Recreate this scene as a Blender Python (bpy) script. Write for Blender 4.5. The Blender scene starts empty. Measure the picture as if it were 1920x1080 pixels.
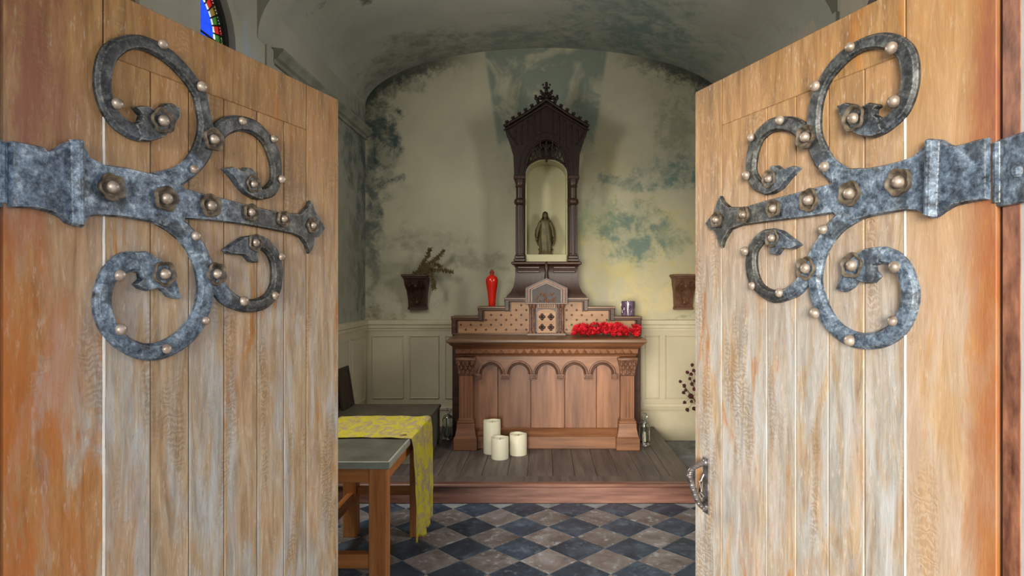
import bpy, math, random
from mathutils import Vector, Matrix
random.seed(7)
R=math.radians
scene=bpy.context.scene; COL=scene.collection
def lin(c):
    c=c/255.0
    return c/12.92 if c<=.04045 else ((c+.055)/1.055)**2.4
def C(r,g,b): return (lin(r),lin(g),lin(b),1)

# ------------------------------------------------------------------ camera, sky, lamps, exposure
cam_d=bpy.data.cameras.new('camera'); cam=bpy.data.objects.new('camera',cam_d); COL.objects.link(cam)
cam.location=(0,0,1.6); cam.rotation_euler=(R(90),0,0)
cam_d.sensor_width=36; cam_d.lens=21.6; cam_d.shift_x=-.03125; cam_d.clip_start=.05
scene.camera=cam
w=bpy.data.worlds.new('overcast_sky'); scene.world=w; w.use_nodes=True
bg=w.node_tree.nodes['Background']; bg.inputs[0].default_value=(.78,.90,1.06,1); bg.inputs[1].default_value=1.45
def area(name,loc,rot,sx,sy,power,col):
    d=bpy.data.lights.new(name,'AREA'); d.shape='RECTANGLE'; d.size=sx; d.size_y=sy; d.energy=power; d.color=col
    o=bpy.data.objects.new(name,d); COL.objects.link(o); o.location=loc; o.rotation_euler=rot; return o
# daylight falling in through the two side windows of the front bay (each lamp sits in its window opening)
area('window_daylight_left',(-1.80,3.39,2.75),(0,R(-90+20),R(8)),1.0,.62,44,(1,.96,.86))
area('window_daylight_right',(1.84,3.39,2.55),(0,R(90-8),0),1.2,.7,30,(1,.96,.90))
# hazy sun high behind the camera, softened by cloud
sd=bpy.data.lights.new('hazy_sun','SUN'); sd.energy=5.4; sd.angle=R(24); sd.color=(1,.93,.80)
so=bpy.data.objects.new('hazy_sun',sd); COL.objects.link(so); so.rotation_euler=(R(85.5),0,R(-11)); so.location=(0,-3,5)
scene.view_settings.view_transform='Standard'; scene.view_settings.look='None'
scene.view_settings.gamma=1; scene.view_settings.use_curve_mapping=False
scene.view_settings.exposure=.35

# ------------------------------------------------------------------ material helpers
class NT:
    def __init__(s,name):
        m=bpy.data.materials.new(name); m.use_nodes=True; s.m=m; s.t=m.node_tree; s.n=s.t.nodes; s.l=s.t.links
        s.b=s.n['Principled BSDF']; s.tc=s.n.new('ShaderNodeTexCoord')
        s.obj=s.tc.outputs['Object']; s.info=None
    def new(s,t,**k):
        n=s.n.new(t)
        for a,v in k.items(): setattr(n,a,v)
        return n
    def link(s,a,b): s.l.new(a,b)
    def rnd(s):
        if not s.info: s.info=s.new('ShaderNodeObjectInfo')
        return s.info.outputs['Random']
    def map(s,scale=(1,1,1),offrand=0,src=None):
        mp=s.new('ShaderNodeMapping'); s.link(src or s.obj,mp.inputs[0]); mp.inputs['Scale'].default_value=scale
        if offrand:
            mu=s.math('MULTIPLY',s.rnd(),offrand); cx=s.new('ShaderNodeCombineXYZ')
            for i in range(3): s.link(mu,cx.inputs[i])
            s.link(cx.outputs[0],mp.inputs['Location'])
        return mp.outputs[0]
    def noise(s,vec,scale=5,detail=5,rough=.55,dist=0,color=False):
        n=s.new('ShaderNodeTexNoise'); s.link(vec,n.inputs['Vector']); n.inputs['Scale'].default_value=scale
        n.inputs['Detail'].default_value=detail; n.inputs['Roughness'].default_value=rough; n.inputs['Distortion'].default_value=dist
        return n.outputs['Color' if color else 'Fac']
    def math(s,op,a,b=None,clamp=False):
        n=s.new('ShaderNodeMath',operation=op); n.use_clamp=clamp
        for i,v in enumerate((a,b)):
            if v is None: continue
            if isinstance(v,(int,float)): n.inputs[i].default_value=v
            else: s.link(v,n.inputs[i])
        return n.outputs[0]
    def ramp(s,fac,stops,interp='LINEAR'):
        n=s.new('ShaderNodeValToRGB'); s.link(fac,n.inputs[0]); e=n.color_ramp; e.interpolation=interp
        while len(e.elements)<len(stops): e.elements.new(.5)
        for el,(p,c) in zip(e.elements,stops): el.position=p; el.color=c if len(c)==4 else (*c,1)
        return n.outputs[0]
    def step(s,fac,a,b):
        n=s.new('ShaderNodeMapRange',interpolation_type='SMOOTHSTEP'); s.link(fac,n.inputs['Value'])
        n.inputs['From Min'].default_value=a; n.inputs['From Max'].default_value=b
        return n.outputs['Result']
    def mix(s,fac,a,b,blend='MIX'):
        n=s.new('ShaderNodeMix',data_type='RGBA',blend_type=blend)
        for i,v in ((0,fac),(6,a),(7,b)):
            if isinstance(v,(int,float)): n.inputs[i].default_value=v
            elif isinstance(v,tuple): n.inputs[i].default_value=v
            else: s.link(v,n.inputs[i])
        return n.outputs[2]
    def sep(s,vec):
        n=s.new('ShaderNodeSeparateXYZ'); s.link(vec,n.inputs[0]); return n.outputs
    def bump(s,h,strength=.3,dist=.01):
        n=s.new('ShaderNodeBump'); s.link(h,n.inputs['Height']); n.inputs['Strength'].default_value=strength; n.inputs['Distance'].default_value=dist
        s.link(n.outputs[0],s.b.inputs['Normal'])
    def fin(s,col,rough=.6,metal=0,spec=.5):
        if isinstance(col,tuple): s.b.inputs['Base Color'].default_value=col
        else: s.link(col,s.b.inputs['Base Color'])
        if isinstance(rough,(int,float)): s.b.inputs['Roughness'].default_value=rough
        else: s.link(rough,s.b.inputs['Roughness'])
        s.b.inputs['Metallic'].default_value=metal; s.b.inputs['Specular IOR Level'].default_value=spec
        return s.m
def simple(name,c1,c2,scale=8,stretch=(1,1,1),rough=.6,metal=0,bump=.15,spec=.4,rand=5,detail=6,var=.0,bd=.004):
    t=NT(name); v=t.map(stretch,rand); n=t.noise(v,scale,detail,.6)
    c=t.ramp(n,[(.3,c1),(.7,c2)])
    if var:
        f=t.math('MULTIPLY',t.math('SUBTRACT',t.rnd(),.5),var); g=t.math('ADD',f,1)
        cb=t.new('ShaderNodeCombineXYZ')
        for i in range(3): t.link(g,cb.inputs[i])
        c=t.mix(1.0,c,cb.outputs[0],'MULTIPLY')
    t.bump(n,bump,bd); return t.fin(c,rough,metal,spec)
def wood(name,c1,c2,axis='z',rough=.5,scale=1,var=.15,bump=.2,spec=.4):
    st={'x':(2.2,26,26),'y':(26,2.2,26),'z':(26,26,2.2)}[axis]
    st=tuple(v*scale for v in st)
    return simple(name,c1,c2,1.6,st,rough,0,bump,spec,7,7,var,.002)

# aged oak of the two door leaves: bleached grey low down, golden where the varnish has lasted, orange by the hinges
def door_wood(name,hinge_col,pl,side):
    t=NT(name); x,y,z=t.sep(t.obj)
    v=t.map((24,24,2.8),9); g=t.noise(v,1.7,10,.70,.6)
    v2=t.map((7,7,1.3),5); f=t.noise(v2,1.7,5,.6,1.2)
    base=t.ramp(g,[(.26,C(116,92,68)),(.42,C(152,126,96)),(.55,C(172,148,118)),(.68,C(186,166,140)),(.82,C(200,188,172))])
    pale=t.ramp(g,[(.26,C(130,122,112)),(.5,C(162,156,148)),(.72,C(184,184,184))])
    c=t.mix(t.step(f,.42-pl,.66-pl),base,pale)
    # pale bleaching fades out upward
    up=t.step(t.math('ADD',z,t.math('MULTIPLY',f,.5)),1.60,2.40)
    gold=t.ramp(g,[(.25,C(106,74,36)),(.5,C(150,108,56)),(.75,C(180,138,80))])
    c=t.mix(t.math('MULTIPLY',up,.9),c,gold)
    # medullary fleck figure
    wv=t.new('ShaderNodeTexWave',wave_type='BANDS',bands_direction='Z'); t.link(t.map((1,1,1),13),wv.inputs[0])
    wv.inputs['Scale'].default_value=22; wv.inputs['Distortion'].default_value=14; wv.inputs['Detail'].default_value=3; wv.inputs['Detail Scale'].default_value=1.6
    fm=t.math('MULTIPLY',t.step(t.noise(t.map((6,6,1.4),11),1.8,2),.55,.68),.5)
    c=t.mix(t.math('MULTIPLY',fm,wv.outputs[0]),c,C(122,98,72))
    # orange varnish remnants
    v3=t.map((6.5,6.5,1.5),6); o=t.noise(v3,1.5,6,.62,.7)
    near=t.math('MULTIPLY',t.step(x,.30 if side=='L' else .22,.02),t.math('ADD',t.math('MULTIPLY',t.step(z,1.80,1.66),.19 if side=='L' else .07),.03))
    m=t.step(t.math('ADD',o,near),.60,.70)
    orange=t.ramp(g,[(.3,C(132,76,22)),(.5,C(164,104,40)),(.75,C(178,130,70))])
    c=t.mix(t.math('MULTIPLY',m,.85),c,orange)
    # warm blush
    v5=t.noise(t.map((3,3,1.2),3),2.2,4); c=t.mix(t.math('MULTIPLY',t.step(v5,.5,.7),.28),c,C(184,134,94))
    sp=t.noise(t.map((70,70,14),8),2.,6,.7); c=t.mix(t.math('MULTIPLY',t.step(sp,.56,.70),.35),c,C(96,80,66)); c=t.mix(t.math('MULTIPLY',t.step(sp,.44,.32),.30),c,C(218,206,190))
    if side=='R':
        tan=t.math('MULTIPLY',t.step(x,.19,.14),t.step(z,1.0,1.5)); c=t.mix(t.math('MULTIPLY',t.step(x,.172,.160),.45),c,C(184,142,96))
        c=t.mix(t.math('MULTIPLY',t.step(t.math('ADD',x,t.math('MULTIPLY',t.math('SUBTRACT',o,.5),.12)),.055,.02),t.math('ADD',t.math('MULTIPLY',g,1.0),.15)),c,C(146,88,38))
    # red-brown weathering beside the hinge
    edge=t.math('MULTIPLY',t.step(x,.19 if side=='L' else .07,.03 if side=='L' else 0.0),t.step(t.noise(t.map((8,8,2.2),4),2.,7,.7),.34,.60))
    c=t.mix(t.math('MULTIPLY',edge,.7),c,t.mix(t.step(z,1.5,1.9),hinge_col,C(126,68,58)))
    t.bump(t.math('ADD',g,t.math('MULTIPLY',wv.outputs[0],t.math('MULTIPLY',fm,.6))),.5,.004)
    return t.fin(c,.62,0,.3)
M={}
M['doorL']=door_wood('weathered_oak_west',C(178,96,38),0,'L')
M['doorR']=door_wood('weathered_oak_east',C(150,84,44),.09,'R')
M['jamb']=simple('stained_jamb_wood',C(84,44,34),C(186,124,92),4.5,(9,9,3.5),.5,0,.3,.4,3,7)
M['joint_pale']=simple('pale_joint',C(205,198,186),C(235,230,222),20,(1,1,1),.8)
def iron(name='forged_iron',world=False):
    t=NT(name); n=t.noise(t.obj,46,10,.74,.15); n2=t.noise(t.obj,9,5,.6); n3=t.noise(t.obj,150,4,.7)
    mixn=t.math('ADD',t.math('MULTIPLY',n,.52),t.math('ADD',t.math('MULTIPLY',n2,.28),t.math('MULTIPLY',n3,.20)))
    c=t.ramp(mixn,[(.39,C(24,29,36)),(.46,C(68,80,94)),(.53,C(108,124,140)),(.60,C(166,180,192))])
    c2=t.ramp(mixn,[(.40,C(14,14,14)),(.47,C(38,38,36)),(.56,C(72,72,66)),(.66,C(118,118,106))])
    x,y,z=t.sep(t.obj)
    up=t.step(t.math('ADD',z,t.math('MULTIPLY',n2,.12)),1.93,2.00)
    if not world: c=t.mix(t.math('MAXIMUM',t.step(t.math('ADD',x,t.math('MULTIPLY',n2,.3)),.52,.74),t.math('MULTIPLY',up,.9)),c,c2)
    c=t.mix(t.math('MULTIPLY',t.step(n2,.54,.61),.75),c,C(24,26,30))
    bv=t.new('ShaderNodeBevel'); bv.samples=4; bv.inputs['Radius'].default_value=.005; ge=t.new('ShaderNodeNewGeometry')
    dt=t.new('ShaderNodeVectorMath',operation='DOT_PRODUCT'); t.link(bv.outputs[0],dt.inputs[0]); t.link(ge.outputs['Normal'],dt.inputs[1])
    worn=t.math('MULTIPLY',t.step(dt.outputs['Value'],.985,.90),t.step(n3,.42,.56)); c=t.mix(t.math('MULTIPLY',worn,.6),c,C(158,158,152))
    t.bump(mixn,.6,.004); return t.fin(c,t.ramp(n,[(.35,(.6,.6,.6,1)),(.65,(.34,.34,.34,1))]),.2,.5)
M['iron']=iron(); M['iron_plate']=iron('forged_iron_plate',True)
M['stud']=simple('rusty_stud_metal',C(108,92,78),C(188,172,156),60,(1,1,1),.36,.35,.3,.6)
M['rosette']=simple('rosette_metal',C(52,44,36),C(122,108,90),50,(1,1,1),.5,.25,.4,.5)
def plaster(name,c1,c2,blobs,scale=1.4,extra=None,rough=.9):
    t=NT(name); w_=t.noise(t.obj,2.6,6,.62,0,True)
    d=t.new('ShaderNodeVectorMath',operation='MULTIPLY_ADD'); t.link(w_,d.inputs[0]); d.inputs[1].default_value=(.55,.55,.55); t.link(t.obj,d.inputs[2])
    wv=d.outputs[0]
    n=t.noise(t.obj,scale,7,.6); c=t.ramp(n,[(.3,c1),(.7,c2)])
    fine=t.noise(t.obj,9,7,.7)
    c=t.mix(t.math('MULTIPLY',t.step(t.noise(t.obj,2.1,6,.7,.5),.56,.66),.35),c,tuple(v*.78 for v in c1[:3])+(1,))
    jag=t.math('ADD',t.math('MULTIPLY',t.math('SUBTRACT',fine,.5),2.0),t.math('MULTIPLY',t.math('SUBTRACT',t.noise(t.obj,3.7,4,.6),.5),1.6))
    brk=t.math('ADD',t.math('MULTIPLY',t.step(t.noise(t.obj,5.5,6,.72,.4),.40,.60),.65),.35)
    for (p,r,col,soft,amt) in blobs:
        s=t.new('ShaderNodeVectorMath',operation='SUBTRACT'); t.link(wv,s.inputs[0]); s.inputs[1].default_value=(p[0]+.275,p[1]+.275,p[2]+.275)
        q=t.new('ShaderNodeVectorMath',operation='DIVIDE'); t.link(s.outputs[0],q.inputs[0]); q.inputs[1].default_value=r
        l=t.new('ShaderNodeVectorMath',operation='LENGTH'); t.link(q.outputs[0],l.inputs[0])
        e=t.math('ADD',l.outputs['Value'],jag)
        m=t.math('MULTIPLY',t.math('MULTIPLY',t.step(e,1+soft,1-soft),amt),brk); c=t.mix(m,c,col)
    sp=t.step(t.noise(t.obj,34,3,.6),.70,.74); c=t.mix(t.math('MULTIPLY',sp,.35),c,tuple(v*.5 for v in c1[:3])+(1,))
    if extra: c=extra(t,c,fine)
    t.bump(fine,.35,.012); return t.fin(c,rough,0,.2)
TEAL=C(100,124,118); TEALD=C(62,80,80); GREY=C(140,138,116); WARM=C(214,196,150); YEL=C(196,180,112); DK=C(62,74,66)
def band(t,c,fine):   # faded painted strip behind the canopy
    x,y,z=t.sep(t.obj)
    hw=t.math('ADD',t.math('MULTIPLY',t.math('SUBTRACT',z,2.6),.14),.43)
    ax=t.math('ABSOLUTE',t.math('SUBTRACT',x,.02)); m=t.math('MULTIPLY',t.step(t.math('SUBTRACT',ax,hw),.03,-.02),.75)
    m=t.math('MULTIPLY',m,t.step(z,2.85,3.25)); m=t.math('MULTIPLY',m,t.ramp(t.noise(t.obj,2.6,5,.6,.6),[(.40,(.12,.12,.12,1)),(.52,(.9,.9,.9,1))]))
    c=t.mix(m,c,C(94,118,112))
    # ragged darker band along the edge of the vault
    q=t.math('DIVIDE',t.math('SUBTRACT',x,.022),1.90); el=t.math('SQRT',t.math('MAXIMUM',t.math('SUBTRACT',1.0,t.math('MULTIPLY',q,q)),0.0))
    dd=t.math('SUBTRACT',t.math('ADD',t.math('MULTIPLY',el,.62),3.5),z)
    nn=t.noise(t.obj,11,7,.75)
    mm=t.math('MULTIPLY',t.step(t.math('ADD',dd,t.math('MULTIPLY',t.math('SUBTRACT',nn,.5),.5)),.20,.03),t.step(t.math('ABSOLUTE',x),.55,1.3))
    return t.mix(t.math('MULTIPLY',mm,.85),c,C(50,60,56))
Yb=6.45
def W(px,py,Y=Yb): return ((px-1020)*Y/1152,Y,1.6-(py-540)*Y/1152)
M['wall_back']=plaster('stained_plaster_altar_wall',C(172,168,146),C(194,188,162),[
 (W(1200,470),(.62,9,.50),YEL,.5,.65),(W(1120,300),(.35,9,.3),YEL,.5,.3),
 (W(725,285),(.13,9,.38),TEALD,.35,.95),(W(700,220),(.12,9,.3),DK,.4,.8),(W(697,370),(.08,9,1.1),TEALD,.5,.8),(W(740,165),(.28,9,.12),DK,.4,.7),
 (W(1265,325),(.34,9,.17),TEAL,.35,.9),(W(1165,345),(.20,9,.07),TEAL,.4,.7),
 (W(1190,440),(.30,9,.30),TEAL,.4,.9),(W(1115,400),(.20,9,.22),C(130,150,120),.4,.7),(W(1260,445),(.16,9,.18),TEAL,.4,.6),
 (W(1265,200),(.25,9,.5),C(112,118,98),.5,.55),(W(1318,160),(.12,9,.2),TEALD,.4,.8),
 (W(790,450),(.45,9,.10),GREY,.5,.7),(W(880,490),(.55,9,.11),GREY,.45,.75),(W(735,520),(.35,9,.16),GREY,.5,.6),
 (W(715,590),(.22,9,.06),C(120,112,78),.4,.7),(W(1260,560),(.5,9,.25),WARM,.5,.6),(W(1270,596),(.22,9,.03),C(128,120,84),.4,.8)],1.2,band)
M['wall_side']=plaster('stained_lit_plaster_side_walls',C(150,150,138),C(172,170,156),[
 ((-1.876,6.2,3.0),(.5,.5,.4),TEALD,.5,.7),((-1.876,6.3,2.2),(.3,.35,1.0),TEALD,.5,.75),((-1.876,5.7,1.9),(.3,.5,.5),GREY,.5,.6),
 ((-1.876,4.2,3.05),(.3,.12,.10),DK,.4,.8),((-1.876,3.92,3.05),(.3,.16,.2),C(160,180,205),.5,.6),((-1.876,2.9,3.3),(.3,.1,.3),DK,.4,.4),  # pale blue patch paints brightness by the window reveal into the plaster
 ((1.92,4.0,3.4),(.4,1.2,.5),C(186,172,156),.5,.6)])  # pinkish patch puts light falling on the right wall into its colour
M['vault']=plaster('mottled_vault_plaster',C(150,152,142),C(170,170,158),[
 ((.75,5.7,4.1),(.55,.8,.6),C(104,122,118),.5,.8),((1.3,6.1,3.9),(.5,.5,.6),TEAL,.5,.6),((-1.3,6.2,3.9),(.5,.4,.5),DK,.5,.55),((-.3,6.2,4.1),(.6,.3,.3),C(104,118,112),.5,.6),
 ((1.2,4.7,4.0),(.07,.07,.2),DK,.3,.7),((-1.5,4.9,3.8),(.06,.08,.16),DK,.3,.8),((-1.72,4.6,3.7),(.05,.06,.05),DK,.3,.8)],1.1)
M['wainscot']=simple('cream_painted_wainscot',C(188,176,148),C(206,196,168),1.6,(1,1,1),.55,0,.05,.4,0)
M['trim']=simple('cream_moulding_paint',C(192,182,152),C(212,202,174),3,(1,1,1),.55,0,.08,.4,0)
M['cornice']=simple('grey_cornice_plaster',C(112,116,106),C(148,150,138),5,(1,1,1),.85,0,.2,.3,0)
M['grout']=simple('floor_bed',C(118,120,124),C(168,170,174),9,(1,1,1),.8,0,.2,.3,0)
def slate(name,a,b,cc,sp):
    t=NT(name); n=t.noise(t.map((1,1,1),9),6,8,.68,.6); n2=t.noise(t.map((1,1,1),4),20,6,.6)
    c=t.ramp(n,[(.3,a),(.52,b),(.72,cc)]); 
    f=t.math('ADD',t.math('MULTIPLY',t.math('SUBTRACT',t.rnd(),.5),.35),1); cb=t.new('ShaderNodeCombineXYZ')
    for i in range(3): t.link(f,cb.inputs[i])
    c=t.mix(1.0,c,cb.outputs[0],'MULTIPLY'); c=t.mix(t.math('MULTIPLY',t.step(n2,.54,.68),.5),c,sp)
    t.bump(n,.25,.004); return t.fin(c,t.ramp(n2,[(.3,(.35,.35,.35,1)),(.7,(.55,.55,.55,1))]),0,.5)
M['tile_dark']=slate('dark_slate_tile',C(30,42,56),C(50,66,84),C(84,100,118),C(112,122,132))
M['tile_light']=slate('worn_pale_tile',C(84,76,76),C(124,116,114),C(150,148,150),C(192,194,200))
M['platform']=wood('dusty_dark_boards',C(74,66,62),C(116,104,98),'y',.5,.5,.25,.25)
M['platform_edge']=wood('worn_red_brown_board',C(86,52,42),C(150,108,92),'x',.45,.5,.1,.25)
M['altar']=wood('red_brown_oak',C(98,62,42),C(146,100,70),'z',.42,.45,.28,.2)
M['altarx']=wood('red_brown_oak_rail',C(96,60,38),C(142,96,64),'x',.40,.5,.1,.2)
M['altar_dark']=wood('dark_stained_oak',C(48,28,18),C(82,52,36),'x',.38,.5,.1,.2)
M['altar_top']=wood('polished_top_oak',C(78,54,38),C(128,96,70),'x',.38,.5,.1,.15,.5)
M['carved']=simple('carved_oak',C(70,44,32),C(128,88,66),22,(1,1,1),.45,0,.5,.4,3)
M['panel']=wood('light_inlay_oak',C(140,100,66),C(172,130,92),'x',.45,.5,.1,.1)
M['dot']=simple('dark_inlay',C(44,26,18),C(62,38,26),20,(1,1,1),.5)
M['canopy']=simple('blackened_oak',C(26,15,12),C(46,27,22),9,(3,3,1),.42,0,.4,.35,3)
M['canopy_col']=wood('dark_column_oak',C(42,26,19),C(68,44,34),'z',.4,.5,.1,.2)
M['niche']=simple('cream_niche_paint',C(178,172,136),C(192,186,150),3,(1,1,1),.6,0,.03,.3,0)
M['bronze']=simple('dull_bronze',C(70,62,38),C(104,92,60),12,(1,1,1),.5,.3,.2,.5,0)
M['red_glaze']=simple('red_glass_glaze',C(190,26,14),C(214,40,22),3,(1,1,1),.12,0,0,.6,0)
M['redflower']=simple('red_petals',C(150,8,20),C(214,30,44),14,(1,1,1),.6,0,.1,.3,4,4,.4)
M['leafdark']=simple('dark_leaf',C(50,34,22),C(74,52,30),14,(1,1,1),.7)
M['purple']=simple('mottled_purple_glass',C(52,34,52),C(122,100,124),38,(1,1,.5),.22,0,.1,.6,0)
M['candle']=simple('cream_wax',C(226,220,194),C(240,236,214),4,(1,1,1),.45,0,.03,.4,0)
M['candle'].node_tree.nodes['Principled BSDF'].inputs['Subsurface Weight'].default_value=.25
M['candle'].node_tree.nodes['Principled BSDF'].inputs['Subsurface Radius'].default_value=(.02,.012,.006)
M['wick']=simple('burnt_wick',C(20,16,12),C(40,30,22),20)
M['silver']=simple('tarnished_silver',C(150,146,138),C(226,224,218),40,(1,1,1),.22,.9,.3,.5,0)
M['glass']=NT('clear_glass').m; b=M['glass'].node_tree.nodes['Principled BSDF']; b.inputs['Transmission Weight'].default_value=1; b.inputs['Roughness'].default_value=.05; b.inputs['Base Color'].default_value=(.9,.95,.92,1)
M['pine']=wood('orange_pine',C(150,88,42),C(200,134,76),'z',.45,.7,.12,.2)
M['pinex']=wood('orange_pine_rail',C(150,88,40),C(196,130,72),'x',.45,.7,.12,.2)
M['stone_top']=simple('grey_stone_top',C(72,70,60),C(98,96,84),7,(1,1,1),.45,0,.1,.4,0)
M['bench']=simple('dull_grey_bench_paint',C(80,74,62),C(104,98,84),4,(1,1,1),.5,0,.1,.4,0)
M['dark_board']=simple('very_dark_wood',C(40,28,24),C(62,46,40),4,(4,4,1),.5)
M['console']=simple('dark_carved_wood',C(40,22,16),C(76,46,34),20,(1,1,1),.5,0,.6,.4,0)
M['console_b']=simple('brown_carved_wood',C(78,50,34),C(116,80,56),20,(1,1,1),.5,0,.6,.4,0)
M['dried']=simple('dried_twig',C(78,66,40),C(122,104,66),20,(1,1,1),.8)
M['berry']=simple('dried_rosebud',C(52,22,20),C(92,40,38),30,(1,1,1),.8,0,.5)
M['handle']=simple('wrought_steel',C(70,64,64),C(170,164,164),30,(1,1,1),.3,.8,.5,.5,0)
M['outside']=simple('pale_outer_stone',C(178,174,168),C(212,208,200),6,(1,1,1),.9,0,.4,.2,0)
M['paving']=simple('gravel_path',C(150,142,130),C(180,172,160),20,(1,1,1),.9,0,.4,.2,0)
M['vase_clay']=simple('brown_floor_vase_glaze',C(70,48,40),C(104,76,62),6,(1,1,1),.3)
def cloth():
    t=NT('yellow_patterned_cloth'); n=t.noise(t.map((3.2,1.6,2.2)),4.,7,.7,1.8); f=t.noise(t.obj,60,3)
    c=t.ramp(n,[(.30,C(176,164,30)),(.45,C(196,182,52)),(.54,C(172,156,100)),(.64,C(156,138,126)),(.8,C(178,168,44))])
    sp=t.step(t.noise(t.obj,11,2,.5),.70,.73); c=t.mix(t.math('MULTIPLY',sp,.8),c,C(90,44,36))
    t.bump(t.math('ADD',n,t.math('MULTIPLY',f,.1)),.6,.02); return t.fin(c,.75,0,.2)
M['cloth']=cloth()
def pane(name,c):
    t=NT(name); n=t.noise(t.obj,30,4); col=t.ramp(n,[(.3,tuple(v*.6 for v in c[:3])+(1,)),(.7,c)])
    m=t.fin(col,.15,0,.5); t.b.inputs['Transmission Weight'].default_value=.9; t.bump(n,.3,.003); return m
for k,c in dict(blue=C(40,90,250),ltblue=C(140,180,255),red=C(220,40,30),green=C(70,120,50),olive=C(150,120,50),white=C(250,245,230)).items(): M['pane_'+k]=pane('stained_glass_'+k,c)
M['lead']=simple('black_lead_came',C(14,14,14),C(30,30,30),20)

# ------------------------------------------------------------------ mesh helpers
class MB:
    def __init__(s): s.v=[]; s.f=[]
    def add(s,vs,fs):
        o=len(s.v); s.v+=[tuple(v) for v in vs]; s.f+=[tuple(i+o for i in f) for f in fs]; return s
    def box(s,x0,x1,y0,y1,z0,z1,b=0):
        if b<=0:
            return s.add([(x,y,z) for z in (z0,z1) for y in (y0,y1) for x in (x0,x1)],[(0,2,3,1),(4,5,7,6),(0,1,5,4),(2,6,7,3),(0,4,6,2),(1,3,7,5)])
        b=min(b,(x1-x0)/3,(y1-y0)/3,(z1-z0)/3)
        pts=[];
        import itertools as it
        idx={}
        for sx,sy,sz in it.product((0,1),(0,1),(0,1)):
            X=(x0,x1)[sx];Y=(y0,y1)[sy];Z=(z0,z1)[sz];ix=X+(b if sx==0 else -b);iy=Y+(b if sy==0 else -b);iz=Z+(b if sz==0 else -b)
            idx[(sx,sy,sz,0)]=len(pts);pts.append((X,iy,iz))
            idx[(sx,sy,sz,1)]=len(pts);pts.append((ix,Y,iz))
            idx[(sx,sy,sz,2)]=len(pts);pts.append((ix,iy,Z))
        fs=[]
        def q(a,b_,c,d): fs.append((idx[a],idx[b_],idx[c],idx[d]))
        for k in (0,1):
            o=[(k,0,0,0),(k,1,0,0),(k,1,1,0),(k,0,1,0)]; q(*(o if k else o[::-1]))
            o=[(0,k,0,1),(0,k,1,1),(1,k,1,1),(1,k,0,1)]; q(*(o if k else o[::-1]))
            o=[(0,0,k,2),(1,0,k,2),(1,1,k,2),(0,1,k,2)]; q(*(o if k else o[::-1]))
        for a in (0,1):
            for c in (0,1):
                q((a,c,0,0),(a,c,1,0),(a,c,1,1),(a,c,0,1)); q((a,0,c,0),(a,1,c,0),(a,1,c,2),(a,0,c,2)); q((0,a,c,1),(1,a,c,1),(1,a,c,2),(0,a,c,2))
        for sx,sy,sz in it.product((0,1),(0,1),(0,1)): fs.append(tuple(idx[(sx,sy,sz,i)] for i in range(3)))
        return s.add(pts,fs)
    def lathe(s,prof,cx=0,cy=0,n=24,sq=1,cz=0,a0=0):
        vs=[];fs=[]
        for r,z in prof:
            for i in range(n):
                a=a0+2*math.pi*i/n; vs.append((cx+r*math.cos(a),cy+r*sq*math.sin(a),cz+z))
        for k in range(len(prof)-1):
            for i in range(n):
                j=(i+1)%n; fs.append((k*n+i,k*n+j,(k+1)*n+j,(k+1)*n+i))
        fs.append(tuple(range(n))[::-1]); fs.append(tuple((len(prof)-1)*n+i for i in range(n)))
        return s.add(vs,fs)
    def tube(s,pts,r,n=8,r1=None):
        pts=[Vector(p) for p in pts]; vs=[];fs=[];L=len(pts)
        up=Vector((0,0,1))
        for k,p in enumerate(pts):
            d=(pts[min(k+1,L-1)]-pts[max(k-1,0)]).normalized()
            a=d.cross(up); 
            if a.length<.05: a=d.cross(Vector((1,0,0)))
            a.normalize(); b=d.cross(a).normalized(); rr=r if r1 is None else r+(r1-r)*k/(L-1)
            for i in range(n):
                t=2*math.pi*i/n; vs.append(p+a*rr*math.cos(t)+b*rr*math.sin(t))
        for k in range(L-1):
            for i in range(n):
                j=(i+1)%n; fs.append((k*n+i,k*n+j,(k+1)*n+j,(k+1)*n+i))
        fs.append(tuple(range(n))[::-1]); fs.append(tuple((L-1)*n+i for i in range(n)))
        return s.add(vs,fs)
    def strip(s,xs,lo,hi,y0,y1):   # solid between two height curves
        n=len(xs); vs=[]; 
        for x in xs: vs+=[(x,y0,lo(x)),(x,y0,hi(x)),(x,y1,lo(x)),(x,y1,hi(x))]
        fs=[(0,1,3,2),tuple(4*(n-1)+i for i in (0,2,3,1))]
        for k in range(n-1):
            a=4*k;b=a+4
            fs+=[(a,b,b+1,a+1),(a+2,a+3,b+3,b+2),(a+1,b+1,b+3,a+3),(a,a+2,b+2,b)]
        return s.add(vs,fs)
    def prism(s,poly,y0,y1):      # polygon in xz, extruded in y
        n=len(poly); vs=[(x,y0,z) for x,z in poly]+[(x,y1,z) for x,z in poly]
        return s.add(vs,[tuple(range(n)),tuple(range(2*n-1,n-1,-1))]+[(i,n+i,n+(i+1)%n,(i+1)%n) for i in range(n)])
    def ball(s,c,r,n=10,m=6,sc=(1,1,1)):
        vs=[(c[0],c[1],c[2]-r*sc[2])];fs=[]
        for j in range(1,m):
            p=math.pi*j/m
            for i in range(n):
                t=2*math.pi*i/n; vs.append((c[0]+r*sc[0]*math.sin(p)*math.cos(t),c[1]+r*sc[1]*math.sin(p)*math.sin(t),c[2]-r*sc[2]*math.cos(p)))
        vs.append((c[0],c[1],c[2]+r*sc[2])); e=len(vs)-1
        for i in range(n): fs.append((0,1+(i+1)%n,1+i)); fs.append((e,e-n+i,e-n+(i+1)%n))
        for j in range(m-2):
            for i in range(n):
                a=1+j*n; fs.append((a+i,a+(i+1)%n,a+n+(i+1)%n,a+n+i))
        return s.add(vs,fs)
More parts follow.
